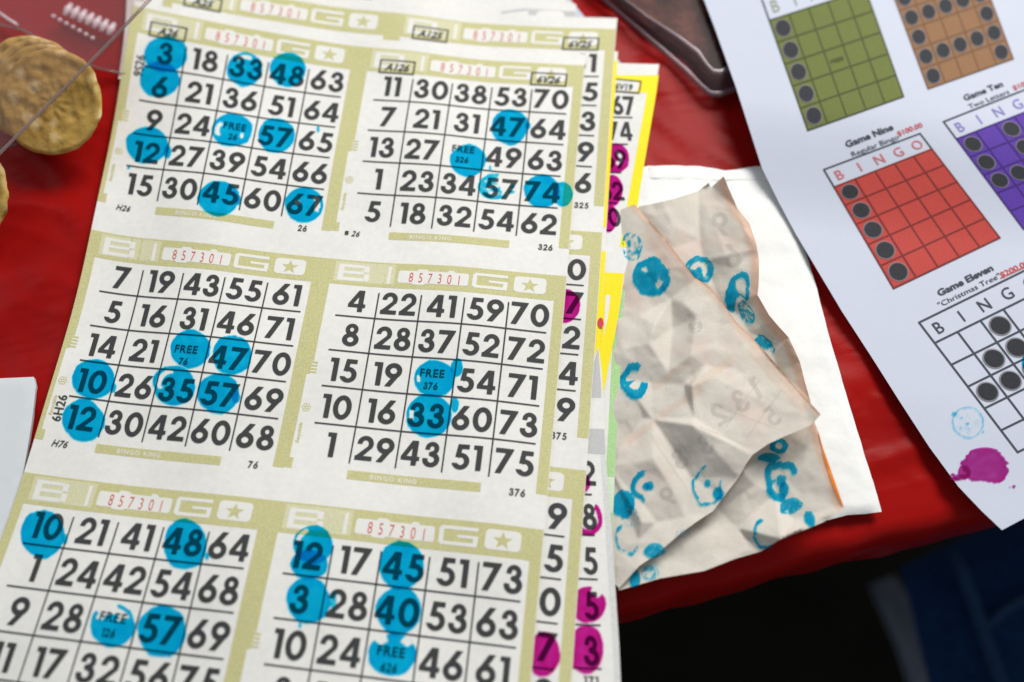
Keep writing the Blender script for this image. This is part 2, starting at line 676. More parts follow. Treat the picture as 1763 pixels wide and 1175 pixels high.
def build_cloth():
    s = np.linspace(-.75, .75, 420)
    t = np.concatenate([np.linspace(.95, .30, 50)[:-1], np.linspace(.30, .012, 200), ])
    rows = []
    S, T = np.meshgrid(s, t)
    X = E0[0] + ES[0] * S + ET[0] * T
    Y = E0[1] + ES[1] * S + ET[1] * T
    z = -.0016 + .0020 * vnoise(X * .8 + Y * .5, Y * 1.2 - X * .6, 14, 3.1) + .0012 * vnoise(X, Y, 34, 7.7)
    ridge = vnoise(X * .35 + Y * .25, Y * 1.3 - X * .6, 16, 11.0)
    z += .0013 * np.exp(-(ridge / .10) ** 2) - .0006
    r2 = vnoise(X * 1.0 + Y * .9 + .02 * vnoise(X, Y, 11, 40), Y * .35 - X * .35, 30, 21.0)
    z += .0006 * np.exp(-(r2 / .08) ** 2) - .0004 * np.exp(-((r2 - .22) / .10) ** 2)
    r3 = vnoise(X * .25 - Y * .2, Y * 1.6 + X * .9, 46, 33.0)
    z += .0006 * np.exp(-(r3 / .06) ** 2) - .0004
    z = np.minimum(z, .0013)
    V = [np.stack([X, Y, z], -1)]
    # rolled edge and hanging front
    prof = [(.006, -.0012), (.001, -.0022), (-.003, -.0048), (-.0055, -.009), (-.0065, -.016), (-.0065, -.026), (-.006, -.038), (-.0055, -.050), (-.005, -.060)]
    zz = z[-1]
    for k, (tt, dz) in enumerate(prof):
        wob = .0035 * vnoise(s, s * 0 + .3, 16, 2.0) * min(1, k / 6) + .0012 * vnoise(s, s * 0, 60, 4.0)
        xx = E0[0] + ES[0] * s + ET[0] * (tt + wob)
        yy = E0[1] + ES[1] * s + ET[1] * (tt + wob)
        V.append(np.stack([xx, yy, dz + zz * max(0, 1 - k / 3)], -1)[None])
    A = np.concatenate(V, 0)
    ny, nx = A.shape[:2]
    mb = MB().add(A.reshape(-1, 3), gridfaces(nx, ny), M['vinyl'])
    o = fixup(mb.build('tablecloth'))
    md = solid(o, .0004)
    tag(o, 'wrinkled glossy red vinyl cloth covering the table and folded over its edge', 'tablecloth')


build_cloth()

fl = MB().add([(-3, -3, -.73), (3, -3, -.73), (3, 3, -.73), (-3, 3, -.73)], [(0, 1, 2, 3)], M['floor']).build('floor')
tag(fl, kind='structure')


def tube(mb, pts, r, mat, n=10, attr=None):
    pts = [Vector(p) for p in pts]
    rings = []
    for i, p in enumerate(pts):
        d = (pts[min(i + 1, len(pts) - 1)] - pts[max(i - 1, 0)]).normalized()
        a = d.cross(Vector((0, 0, 1)))
        if a.length < 1e-4: a = d.cross(Vector((1, 0, 0)))
        a.normalize(); b = d.cross(a)
        rr = r[i] if isinstance(r, (list, tuple)) else r
        rings.append([p + (a * math.cos(2 * math.pi * k / n) + b * math.sin(2 * math.pi * k / n)) * rr for k in range(n)])
    V = [q for R in rings for q in R]
    F = []
    for i in range(len(pts) - 1):
        for k in range(n):
            F.append((i * n + k, i * n + (k + 1) % n, (i + 1) * n + (k + 1) % n, (i + 1) * n + k))
    F.append(tuple(range(n))[::-1]); F.append(tuple((len(pts) - 1) * n + k for k in range(n)))
    mb.add(V, F, mat)


# chair in the dark below the table
ch = empty('chair')
tag(ch, 'dark navy padded chair with a grey metal leg, in shadow below the table edge', 'chair')
P, T, outl = polymesh([(1570, 968), (1660, 925), (1800, 870), (1990, 900), (1960, 1330), (1660, 1330)], 40)
top = unproj(P[:, 0], P[:, 1], -.27)
dd = edgedist(P, outl)
top[:, 2] += .02 * smooth(dd / 70) - .02
n_ = len(top)
mb = MB().add(top, T, M['navy'])
seat = fixup(mb.build('seat', ch)); solid(seat, .035)
mb = MB()
tube(mb, unproj(np.array([1640, 1662, 1690, 1725, 1760]), np.array([950, 1000, 1080, 1180, 1300]), -.262), .004, M['navy_edge'])
tube(mb, unproj(np.array([1690, 1730, 1800]), np.array([1085, 1050, 1010]), -.262), .003, M['navy_edge'])
mb.build('piping', seat)
mb = MB()
a_ = unproj(np.array([1518., 1575., 1640.]), np.array([1000., 1110., 1300.]), -.42)
tube(mb, a_, [.011, .014, .015], M['grey_metal'], 14)
mb.build('leg', ch)
mb = MB()
a_ = unproj(np.array([1290., 1420., 1470.]), np.array([985., 1050., 1100.]), -.6)
tube(mb, a_, [.008, .012, .012], M['floor'], 12)
mb.build('leg', ch)


# ------------------------------------------------------------------ bingo sheet mapping
CW = .018          # width of one number square
RH = .88           # square height / width
PU, PV = 5.6306, 5.9431


def wave(x, y):
    w = .0008 * np.sin(x * 62 + y * 22 + .6) + .0005 * np.sin(x * 24 - y * 71 + 2.1) + .0003 * np.sin(x * 118 + y * 34)
    return w * smooth((.24 - x) / .06 + .3)


def z_pad(base):
    def f(x, y):
        d = smooth((.055 - x) / .065)
        return base - (base - .0036 - .45 * (base - .0086)) * d + wave(x, y)
    return f


ZS1 = z_pad(.0086)
ZS2 = z_pad(.0074)

S_ = 2.9367
_cards = [
 (0, 0, 0, 0, [(915,362),(1130,410),(1335,440),(1540,465),(882,537),(1098,568),(1308,595),(1510,613),(850,690),(1070,718),(1282,745),(1485,770),(822,857),(1040,885),(1252,915),(1455,935)]),
 (1, 0, 550, 0, [(455,520),(655,535),(858,550),(1060,568),(432,673),(634,688),(838,705),(1045,718),(410,827),(610,842),(820,858),(1027,878),(382,983),(587,999),(797,1017),(1010,1040)]),
 (0, 1, 0, 380, [(690,382),(903,402),(1105,418),(1325,443),(645,556),(862,576),(1067,595),(1287,617),(597,732),(810,750),(1028,772),(1243,795),(545,906),(760,930),(980,950),(1197,968)]),
 (1, 1, 500, 400, [(428,435),(643,453),(865,470),(1088,490),(397,612),(618,631),(843,650),(1067,669),(362,792),(588,813),(818,833),(1047,852),(328,978),(555,999),(793,1021),(1022,1043)]),
 (0, 2, 0, 775, [(310,495),(548,522),(790,551),(1022,580),(245,715),(482,742),(725,770),(965,800),(170,940),(415,967),(660,996),(905,1027)]),
 (1, 2, 500, 775, [(193,658),(440,687),(683,715),(930,745),(145,885),(402,912),(655,942),(907,972),(98,1112),(355,1140),(620,1170),(877,1205)]),
]
UV, PX = [], []
for cx, cy, x0, y0, L in _cards:
    for k, (a, b) in enumerate(L):
        i, j = k % 4 + 1, k // 4 + 1
        UV.append((cx * PU + i, cy * PV + j * RH)); PX.append((x0 + a / S_, y0 + b / S_))
UV = np.array(UV); PX = np.array(PX)
EDGE_L = [(231.5,20),(215,98.7),(204,163),(190.7,235),(177,293),(166.8,337),(155.6,398),(149.8,434.5),(139.6,492),(127.7,547),(114,584),(98.8,625),(84.5,669),(73,714),(59.6,765),(44,814),(34,831),(15.3,887),(0,925)]
EDGE_R = [(1009.6,90),(1002,163),(996.4,238),(989,306),(984.4,398),(981,432),(975.6,485),(964.7,604),(956,693),(949,798),(948,809),(936.9,907.8),(925.6,1047),(913.7,1175)]
U_L, U_R = -.41, 10.87


def basis(uv):
    u = (uv[:, 0] - 5.2) / 5.7; v = (uv[:, 1] - 8) / 8.5
    B, w = [], []
    for a in range(4):
        for b in range(6):
            if a + b <= 6 and not (a >= 2 and b >= 4):
                B.append(u ** a * v ** b); w.append(1e-5 * 8 ** max(0, a + b - 2))
    return np.stack(B, 1), np.array(w)


def fit(uv, xy, wt):
    B, w = basis(uv)
    A = (B * wt[:, None]).T @ B + np.diag(w) * len(uv)
    return np.linalg.solve(A, (B * wt[:, None]).T @ xy)


XY = unproj(PX[:, 0], PX[:, 1], ZS1)[:, :2]
KOEF = fit(UV, XY, np.ones(len(UV)))
eu = np.array([U_L] * len(EDGE_L) + [U_R] * len(EDGE_R))
epx = np.array(EDGE_L + EDGE_R)
exy = unproj(epx[:, 0], epx[:, 1], ZS1)[:, :2]
ev = np.array([np.interp(p[1], [0, 1175], [-1, 15.5]) for p in epx])
for it in range(12):
    for _ in range(4):
        q = basis(np.c_[eu, ev])[0] @ KOEF
        q2 = basis(np.c_[eu, ev + .01])[0] @ KOEF
        d = (q2 - q) / .01
        ev = ev + np.clip(((exy - q) * d).sum(1) / (d * d).sum(1), -.5, .5)
    KOEF = fit(np.r_[UV, np.c_[eu, ev]], np.r_[XY, exy], np.r_[np.ones(len(UV)), .6 * np.ones(len(eu))])


def s1_xy(uv): return basis(np.asarray(uv, float))[0] @ KOEF


def s1_inv(px, py):
    """Sheet coordinates of points seen on the top sheet."""
    xy = unproj(np.array(px, float), np.array(py, float), ZS1)[:, :2]
    uv = np.c_[(xy[:, 0]) / CW, -xy[:, 1] / CW]
    for _ in range(25):
        q = s1_xy(uv)
        h = .01
        du = (s1_xy(uv + [h, 0]) - q) / h; dv = (s1_xy(uv + [0, h]) - q) / h
        r = xy - q
        det = du[:, 0] * dv[:, 1] - du[:, 1] * dv[:, 0]
        uv = uv + np.clip(np.c_[(r[:, 0] * dv[:, 1] - r[:, 1] * dv[:, 0]) / det, (du[:, 0] * r[:, 1] - du[:, 1] * r[:, 0]) / det], -1, 1)
    return uv


def map1(u, v, off=0.0):
    xy = s1_xy(np.c_[np.ravel(u), np.ravel(v)])
    return np.c_[xy, ZS1(xy[:, 0], xy[:, 1]) + off]


# second sheet of the pad: same print, shifted up and to the right
tpl = s1_inv([289, 683.5, 926.6, 884.8], [55, 115.8, 546, 1001])
obs = unproj(np.array([349.5, 740, 991, 959.7]), np.array([4, 59.6, 466, 892.5]), ZS2)[:, :2]
def s1_inv_xy(xy):
    uv = np.c_[(xy[:, 0]) / CW, -xy[:, 1] / CW]
    for _ in range(25):
        q = s1_xy(uv); h = .01
        du = (s1_xy(uv + [h, 0]) - q) / h; dv = (s1_xy(uv + [0, h]) - q) / h
        r = xy - q
        det = du[:, 0] * dv[:, 1] - du[:, 1] * dv[:, 0]
        uv = uv + np.clip(np.c_[(r[:, 0] * dv[:, 1] - r[:, 1] * dv[:, 0]) / det, (du[:, 0] * r[:, 1] - du[:, 1] * r[:, 0]) / det], -1, 1)
    return uv
dst = s1_inv_xy(obs)
G_ = np.c_[np.ones(4), tpl]
AFF = np.linalg.lstsq(G_, dst - tpl, rcond=None)[0]
print('second sheet shift', AFF.tolist(), (dst - tpl).tolist())


def map2(u, v, off=0.0):
    uv = np.c_[np.ravel(u), np.ravel(v)]
    uv = uv + np.c_[np.ones(len(uv)), uv] @ AFF
    xy = s1_xy(uv)
    return np.c_[xy, ZS2(xy[:, 0], xy[:, 1]) + off]


OFF_BAND, OFF_KNOCK, OFF_DAUB, OFF_INK = .00006, .00012, .00036, .00022


class Frame:
    """Local card coordinates (x in squares, y in rows) on a mapped sheet."""
    def __init__(self, mp, cx, cy):
        self.mp, self.ou, self.ov = mp, cx * PU, cy * PV

    def pts(self, P, off):
        P = np.asarray(P, float)
        return self.mp(self.ou + P[:, 0], self.ov + P[:, 1] * RH, off)

    def rect(self, mb, x0, y0, x1, y1, off, mat, step=.28):
        nx = max(2, int(abs(x1 - x0) / step) + 2); ny = max(2, int(abs(y1 - y0) / step) + 2)
        X, Y = np.meshgrid(np.linspace(x0, x1, nx), np.linspace(y0, y1, ny))
        mb.add(self.pts(np.c_[X.ravel(), Y.ravel()], off), gridfaces(nx, ny, True), mat)

    def poly(self, mb, pts, off, mat):
        P, T, o_ = polymesh(pts, .16)
        mb.add(self.pts(P, off), T, mat)

    def put(self, mb, VF, cx, cy, h, off, mat, wx=1.0, rot=0.0):
        """Lettering with its height h given in squares; rot turns it counter-clockwise."""
        V, F = VF
        c, s = math.cos(rot), math.sin(rot)
        x = V[:, 0] * h * wx; y = V[:, 1] * h
        X = cx + x * c - y * s
        Y = cy - (x * s + y * c) / RH
        mb.add(self.pts(np.c_[X, Y], off), F, mat)


def roundrect(x0, y0, x1, y1, r, ry=None, n=4):
    ry = ry or r
    out = []
    for cx, cy, a0 in ((x1 - r, y1 - ry, 0), (x0 + r, y1 - ry, 90), (x0 + r, y0 + ry, 180), (x1 - r, y0 + ry, 270)):
        for k in range(n + 1):
            a = math.radians(a0 + 90 * k / n)
            out.append((cx + r * math.cos(a), cy + ry * math.sin(a)))
    return out


def star(cx, cy, r, ry):
    out = []
    for k in range(10):
        a = -math.pi / 2 + k * math.pi / 5
        q = 1 if k % 2 == 0 else .42
        out.append((cx + r * q * math.cos(a), cy + ry * q * math.sin(a)))
    return out


def card_border(fr, parent, ink, ink_light, topcard=False, seed=0):
    mb = MB()
    r = fr.rect
    O = OFF_BAND
    r(mb, -.41, -.68, 5.23, .07, O, ink)
    r(mb, -.41, .07, -.2, 2.35, O, ink)
    r(mb, -.41, 2.35, -.24, 2.72, O, ink)
    for k in range(4):
        r(mb, -.24, 2.37 + k * .09, -.10, 2.42 + k * .09, O, ink)
    r(mb, -.41, 2.72, -.31, 4.95, O, ink)
    r(mb, -.41, 4.95, -.22, 5.22, O, ink)
    r(mb, 5.0, .07, 5.23, 5.24, O, ink)
    r(mb, 1.0, 5.13, 3.86, 5.36, O, ink)
    fr.put(mb, text('Recyclable', .03, .2), -.225, 4.3, .085, O, ink, .95, math.pi / 2)
    # little football made of rings
    for k in range(6):
        a = k * math.pi / 3
        cx, cy = -.17 + .062 * math.cos(a), 3.62 + .07 * math.sin(a)
        ou = [(cx + .042 * math.cos(t), cy + .048 * math.sin(t)) for t in np.linspace(0, 2 * math.pi, 13)[:-1]]
        inn = [(cx + .026 * math.cos(t), cy + .030 * math.sin(t)) for t in np.linspace(0, 2 * math.pi, 13)[:-1]]
        mb.add(fr.pts(ou + inn, O + .000002 * k), [(i, (i + 1) % 12, 12 + (i + 1) % 12, 12 + i) for i in range(12)], ink)
    K = OFF_KNOCK
    r(mb, -.14, -.63, 1.30, -.03, O + .00002, ink_light)
    # letters B I, box, G, star knocked out of the band
    W = M['knock']
    r(mb, -.05, -.55, .08, -.06, K, W); r(mb, .55, -.53, .68, -.34, K, W); r(mb, .57, -.29, .70, -.08, K, W)
    for y0, y1 in ((-.55, -.46), (-.355, -.27), (-.16, -.06)):
        r(mb, .08, y0, .56, y1, K + .00001, W)
    r(mb, 1.13, -.56, 1.205, -.05, K, W)
    fr.poly(mb, roundrect(1.38, -.47, 3.03, -.10, .06), K, W)
    rr = random.Random(seed)
    for cx, w in ((1.95, .16), (2.62, .10)):
        fr.poly(mb, [(cx - w, -.46), (cx - w * .6, -.52 - .02 * rr.random()), (cx + w * .5, -.525), (cx + w, -.46)], K + .00001, W)
    fr.poly(mb, [(1.72, -.11), (1.75, -.06), (2.0, -.055), (2.05, -.11)], K + .00001, W)
    r(mb, 3.12, -.49, 3.22, -.12, K, W)
    r(mb, 3.16, -.53, 3.92, -.445, K + .00001, W); r(mb, 3.16, -.165, 3.92, -.08, K + .00001, W)
    r(mb, 3.83, -.30, 3.93, -.165, K, W); r(mb, 3.50, -.335, 3.93, -.265, K + .00001, W)
    fr.poly(mb, roundrect(4.07, -.55, 4.80, -.08, .1), K, W)
    fr.poly(mb, star(4.43, -.30, .21, .215), K + .00002, ink)
    fr.put(mb, text('BINGO KING', .01, 0, 1.25), 2.0, 5.245, .105, K, M['knock'])
    return mb.build('card', parent)


def card_numbers(fr, parent, rows, free, boxes=(), extra=(), cols=range(5), lines=True, square=False):
    mb = MB()
    I = OFF_INK
    if lines:
        for j in range(1, 5):
            fr.rect(mb, .08 if 0 in cols else 4.02, j - .019, 4.9, j + .019, I, M['black'], .4)
        if 0 in cols:
            for i in range(1, 5):
                fr.rect(mb, i - .017, .24, i + .017, 4.96, I - .00002, M['black'], .4)
    for j, row in enumerate(rows):
        for i in cols:
            s = row[i]
            if s == 'FREE':
                fr.put(mb, text('FREE', .022, 0, 1.12), i + .5, j + .40, .19, I, M['black'], .95)
                fr.put(mb, number2d(free, .12), i + .5, j + .75, .165, I, M['black'], .85)
            elif s:
                n = len(s)
                fr.put(mb, number2d(s, .115), i + .5 + (.03 if n == 1 else 0), j + .53, .56, I, M['black'], 1.0)
    for (x0, y0, x1, y1, s) in boxes:
        t = .042
        fr.rect(mb, x0, y0, x1, y0 + t, I, M['black']); fr.rect(mb, x0, y1 - t, x1, y1, I, M['black'])
        fr.rect(mb, x0, y0 + t, x0 + t, y1 - t, I, M['black']); fr.rect(mb, x1 - t, y0 + t, x1, y1 - t, I, M['black'])
        if s: fr.put(mb, text(s, .035, .32, 1.02), (x0 + x1) / 2, (y0 + y1) / 2 + .01, .205, I, M['black'], .95)
    for (s, x, y, h, rot, sh) in extra:
        VF = number2d(s, .14) if (s.isdigit() and sh == 0) else text(s, .018, sh, 1.08)
        fr.put(mb, VF, x, y, h, I, M['black'], .9, rot)
    if square: fr.rect(mb, -.06, 5.19, .03, 5.31, I, M['black'])
    return mb.build('number_grid', parent)


def card_serial(fr, parent):
    mb = MB()
    for k, c in enumerate('857301'):
        fr.put(mb, text(c, -.004, 0), 1.69 + k * .225, -.285 + .004 * k, .26, OFF_INK, M['red_print'], .62)
    return mb.build('serial_number', parent)


def daub(name, parent, mapper, cx, cy, rx, ry, seed, mat, ink=1.0, voids=(), rot=0.0, edge=.055, tails=(), drop=0.0, vstr=1.3):
    """A dauber blot: irregular round film of ink; voids = (angle0, angle1, r0, r1) dry patches."""
    rr = random.Random(seed)
    sx, sy = rr.random() * 50, rr.random() * 50
    nr, na = 15, 64
    rad = np.r_[0, np.linspace(.12, .9, nr - 4), .97, 1.04, 1.14]
    V, A, F = [], [], []
    V.append((cx, cy)); A.append((0, 0.0))
    for r in rad[1:]:
        for k in range(na):
            t = 2 * math.pi * k / na
            A.append((r, t))
    P, I = [], []
    for r, t in A:
        c, s = math.cos(t), math.sin(t)
        rad_n = 1 + edge * (mnoise.noise(Vector((sx + c * 1.3, sy + s * 1.3, 0))) * 1.3 + .55 * mnoise.noise(Vector((sx + c * 5, sy + s * 5, 3))) + .35 * mnoise.noise(Vector((sx + c * 13, sy + s * 13, 9))))
        x, y = rx * r * c, ry * r * s
        cr, sr = math.cos(rot), math.sin(rot)
        P.append((cx + x * cr - y * sr, cy + x * sr + y * cr))
        q = r / rad_n
        d = ink * (1.0 + .26 * mnoise.noise(Vector((sx + 2.3 * r * c, sy + 2.3 * r * s, 5))))
        d += .30 * math.exp(-((q - .93) / .06) ** 2)
        d -= drop * (.5 + .9 * mnoise.noise(Vector((sx + 3.1 * r * c, sy + 3.1 * r * s, 21))))
        for a0, a1, r0, r1 in voids:
            am, aw = math.radians((a0 + a1) / 2), math.radians((a1 - a0) / 2)
            da = abs((t - am + math.pi) % (2 * math.pi) - math.pi)
            wob = .12 * mnoise.noise(Vector((sx + c * 4, sy + s * 4, r * 4)))
            e = max(da / aw, abs(q - (r0 + r1) / 2) / ((r1 - r0) / 2)) + wob
            d -= vstr * float(smooth((1.12 - e) / .25))
        d -= 1.6 * float(smooth((q - .98) / .10))
        I.append(max(-.6, d))
    for k in range(na):
        F.append((0, 1 + k, 1 + (k + 1) % na))
    for j in range(len(rad) - 2):
        for k in range(na):
            a = 1 + j * na
            F.append((a + k, a + na + k, a + na + (k + 1) % na, a + (k + 1) % na))
    P = np.array(P)
    mb = MB().add(mapper(P[:, 0], P[:, 1]), F, mat, I)
    for (tx, ty, trx, try_, tink) in tails:
        Q, J = [(tx, ty)], [tink]
        for r in (.5, .85, 1.1):
            for k in range(20):
                t = 2 * math.pi * k / 20
                w = 1 + .25 * mnoise.noise(Vector((tx + math.cos(t) * 2, ty + math.sin(t) * 2, 1)))
                Q.append((tx + trx * r * math.cos(t) * w, ty + try_ * r * math.sin(t) * w)); J.append(tink if r < 1 else -.2)
        f = [(0, 1 + k, 1 + (k + 1) % 20) for k in range(20)]
        for j in range(2):
            f += [(1 + j * 20 + k, 21 + j * 20 + k, 21 + j * 20 + (k + 1) % 20, 1 + j * 20 + (k + 1) % 20) for k in range(20)]
        Q = np.array(Q)
        p = mapper(Q[:, 0], Q[:, 1])
        p[:, 2] += .000012
        mb.add(p, f, mat, J)
    return mb.build(name, parent, attr='ink')


def pxmap(zf, off):
    def f(px, py):
        p = unproj(px, py, zf)
        p[:, 2] += off
        return p
    return f


def sheet_paper(name, mp, v_top, v_bot, mat):
    nu, nv = 64, 100
    uu = np.linspace(U_L, U_R, nu)
    t = np.linspace(0, 1, nv)
    Uu, Tt = np.meshgrid(uu, t)
    vt = v_top[0] + (v_top[1] - v_top[0]) * (Uu - U_L) / (U_R - U_L)
    Vv = vt + (v_bot - vt) * Tt
    mb = MB().add(mp(Uu, Vv), gridfaces(nu, nv, True), mat)
    return solid(fixup(mb.build(name)), .00012)


# ------------------------------------------------------------------ the top bingo sheet
sheet1 = sheet_paper('bingo_sheet', map1, (-.84 * RH, -1.06 * RH), 2 * PV + 5.6 * RH, M['paper_top'])
tag(sheet1, 'topmost olive-bordered bingo sheet, box A26, many numbers daubed blue', 'bingo sheet', 'bingo sheets fanned in the pad')
SH1 = {
 (0, 0): (['3 18 33 48 63', '6 21 36 51 64', '9 24 FREE 57 65', '12 27 39 54 66', '15 30 45 60 67'], '26'),
 (1, 0): (['11 30 38 53 70', '7 21 31 47 64', '13 27 FREE 49 63', '1 23 34 57 74', '5 18 32 54 62'], '326'),
 (0, 1): (['7 19 43 55 61', '5 16 31 46 71', '14 21 FREE 47 70', '10 26 35 57 69', '12 30 42 60 68'], '76'),
 (1, 1): (['4 22 41 59 70', '8 28 37 52 72', '15 19 FREE 54 71', '10 16 33 60 73', '1 29 43 51 75'], '376'),
 (0, 2): (['10 21 41 48 64', '1 24 42 54 68', '9 28 FREE 57 69', '11 17 32 56 75', '6 20 38 50 63'], '126'),
 (1, 2): (['12 17 45 51 73', '3 28 40 53 63', '10 24 FREE 46 61', '8 19 35 58 70', '5 22 37 49 66'], '626'),
}
EXTRA = {
 (0, 0): [('9S26', -.04, 1.02, .215, math.pi / 2, .0001), ('H26', .22, 5.28, .15, 0, .3), ('26', 4.55, 5.25, .16, 0, 0)],
 (1, 0): [('26', .20, 5.25, .15, 0, .3), ('326', 4.7, 5.25, .16, 0, 0)],
 (0, 1): [('6H26', -.06, 4.35, .215, math.pi / 2, .0001), ('H76', .19, 5.25, .16, 0, .3), ('76', 4.58, 5.25, .16, 0, 0)],
 (1, 1): [('376', 4.62, 5.27, .16, 0, 0)],
 (0, 2): [('126', 4.6, 5.27, .16, 0, 0)],
 (1, 2): [('626', 4.6, 5.27, .16, 0, 0)],
}
BOX = {(0, 0): [(.05, -.34, .95, .10, 'A26')], (1, 0): [(.09, -.34, 1.0, .11, 'A126'), (3.93, -.36, 4.84, .09, '6V26')]}
D1 = pxmap(ZS1, OFF_DAUB)
BD = M['blue_daub']
DAUBS = {
 (0, 0): [((286, 94, 38, 30), {}), ((275, 137, 34, 31), {}), ((422, 120, 30, 29), dict(voids=[(235, 300, .62, .86)])),
          ((496, 120, 31, 29), {}), ((400, 224.7, 35, 28), dict(voids=[(150, 222, .60, .82), (20, 50, .5, .66)])), ((476, 234, 31, 29.5), dict(tails=[(548, 223, 3, 6, .7)])),
          ((254, 250, 36, 31), dict(tails=[(289, 262, 7, 12, .9), (222, 289, 3, 3, .9)])), ((377, 342, 35, 30), dict(tails=[(411, 345, 5, 9, .8)])),
          ((524, 353, 33, 30), dict(voids=[(-40, 30, .58, .84), (180, 215, .2, .5)]))],
 (1, 0): [((878, 219, 32, 30), dict(tails=[(909, 217, 5, 7, .9)])), ((806, 277, 30.5, 28), dict(tails=[(844, 290, 2.5, 5, .6)])),
          ((852, 322, 30, 22), dict(ink=.72, drop=.35, voids=[(-70, 40, .35, 1.05)], tails=[(882, 322, 5, 3, .6), (880, 331, 7, 3, .6)])),
          ((933, 329, 30, 28.5), {}), ((969, 335, 17, 21), dict(ink=.8, drop=.15))],
 (0, 1): [((328, 601, 34, 33), {}), ((400, 611, 33.5, 34), {}), ((162, 653, 36, 33), dict(tails=[(196, 668, 5, 9, .8)])),
          ((300, 664, 36, 34), dict(voids=[(165, 265, .62, .84)])), ((376, 678, 36, 34), dict(tails=[(407, 684, 8, 11, .85)])), ((144, 724, 36, 36), {})],
 (1, 1): [((748, 652, 35, 31), dict(tails=[(787, 633, 11, 17, .95)], voids=[(165, 192, .7, .86)])), ((739, 716, 39, 37), dict(voids=[(165, 200, .72, .9)], tails=[(783, 697, 8, 14, .85)]))],
 (0, 2): [((74, 920, 38, 40), dict(tails=[(113, 928, 5, 10, .7)])), ((320, 938, 37, 42.5), dict(tails=[(357, 958, 4, 7, .7)])),
          ((195, 1077, 38, 36), dict(voids=[(205, 330, .55, .84), (300, 322, .3, .6), (225, 280, .8, 1.1)])), ((279.5, 1087, 41, 44), {})],
 (1, 2): [((540, 938, 33, 33), dict(voids=[(190, 250, .72, .9)])), ((533, 972, 32, 25), {}), ((531, 1033, 38, 39), dict(tails=[(575, 1033, 6, 20, .55), (517, 1076, 3, 6, .8)])),
          ((691, 973, 39, 41), {}), ((687, 1051, 39, 40), {}), ((675, 1127, 42, 36), dict(voids=[(225, 255, .66, 1.0), (300, 330, .7, 1.0)]))],
}
for key, (rows, free) in SH1.items():
    fr = Frame(map1, *key)
    card = card_border(fr, sheet1, M['olive'], M['olive_light'], key[1] == 0, key[0] * 3 + key[1])
    card_numbers(fr, card, [r.split() for r in rows], free, BOX.get(key, ()), EXTRA[key], square=key == (1, 0))
    card_serial(fr, card)
    for k, ((cx, cy, rx, ry), kw) in enumerate(DAUBS[key]):
        mp = pxmap(ZS1, OFF_DAUB + .000006 * (k % 5))
        daub('ink_daub', card, mp, cx, cy, rx, ry, key[0] * 100 + key[1] * 31 + k, BD, **kw)

# ------------------------------------------------------------------ second olive sheet
sheet2 = sheet_paper('bingo_sheet', map2, (-1.02 * RH, -1.06 * RH), 2 * PV + 5.6 * RH, M['paper'])
tag(sheet2, 'olive-bordered bingo sheet with box A125, second in the pad, magenta 7s on its right side', 'bingo sheet', 'bingo sheets fanned in the pad')
SH2 = {(1, 0): ['61', '65', '73', '69', '66'], (1, 1): ['70', '67', '72', '74', '69'], (1, 2): ['69', '65', '70', '67', '72']}
MD = M['magenta_daub']
for key in ((0, 0), (1, 0), (1, 1), (1, 2)):
    fr = Frame(map2, *key)
    card = card_border(fr, sheet2, M['olive'], M['olive_light'], True, 9 + key[1])
    if key == (0, 0):
        card_numbers(fr, card, [], '', [(.05, -.34, .95, .10, 'A25')], lines=False)
    else:
        rows = [['', '', '', '', s] for s in SH2[key]]
        bx = [(.09, -.34, 1.0, .11, 'A125'), (3.93, -.36, 4.84, .09, '6V25')] if key == (1, 0) else []
        ex = {(1, 0): [('325', 4.72, 5.25, .16, 0, 0)], (1, 1): [('375', 4.62, 5.25, .16, 0, 0)], (1, 2): []}[key]
        card_numbers(fr, card, rows, '', bx, ex, cols=[4])
    if key[1] == 0: card_serial(fr, card)
    if key == (1, 1): daub('ink_daub', card, pxmap(ZS2, OFF_DAUB), 972, 527, 26, 29, 5, MD)
    if key == (1, 2): daub('ink_daub', card, pxmap(ZS2, OFF_DAUB), 936, 1126, 28, 38, 6, MD)


# ------------------------------------------------------------------ other sheets of the pad: strips showing at the right
def flat(base): return lambda x, y: base + wave(x, y)


def px_sheet(name, quad, zf, mat, step=26, parent=None, off=0.0):
    P, T, o_ = polymesh(quad, step)
    q = unproj(P[:, 0], P[:, 1], zf)
    q[:, 2] += off
    return fixup(MB().add(q, T, mat).build(name, parent))


def px_add(mb, poly, zf, mat, off, step=26):
    P, T, o_ = polymesh(poly, step)
    q = unproj(P[:, 0], P[:, 1], zf)
    q[:, 2] += off
    a, b, c = (q[T[0][i]] for i in range(3))
    if np.cross(b - a, c - a)[2] < 0: T = [t[::-1] for t in T]
    mb.add(q, T, mat)


def px_text(mb, VF, cx, cy, wv, hv, zf, mat, off):
    """Lettering placed on a sheet: wv, hv = directions of one em along and up."""
    V, F = VF
    X = cx + V[:, 0] * wv[0] + V[:, 1] * hv[0]
    Y = cy + V[:, 0] * wv[1] + V[:, 1] * hv[1]
    q = unproj(X, Y, zf)
    q[:, 2] += off
    mb.add(q, F, mat)


def px_line(mb, a, b, w, zf, mat, off):
    a = np.array(a, float); b = np.array(b, float)
    d = (b - a) / np.linalg.norm(b - a); n = np.array([-d[1], d[0]]) * w / 2
    k = max(2, int(np.linalg.norm(b - a) / 25) + 2)
    t = np.linspace(0, 1, k)[:, None]
    L = np.vstack([a + (b - a) * t + n, a + (b - a) * t - n])
    q = unproj(L[:, 0], L[:, 1], zf); q[:, 2] += off
    F = [(i, i + k, i + k + 1, i + 1) for i in range(k - 1)]
    mb.add(q, F, mat)


def ptat(a, b, t): return (a[0] + (b[0] - a[0]) * t, a[1] + (b[1] - a[1]) * t)


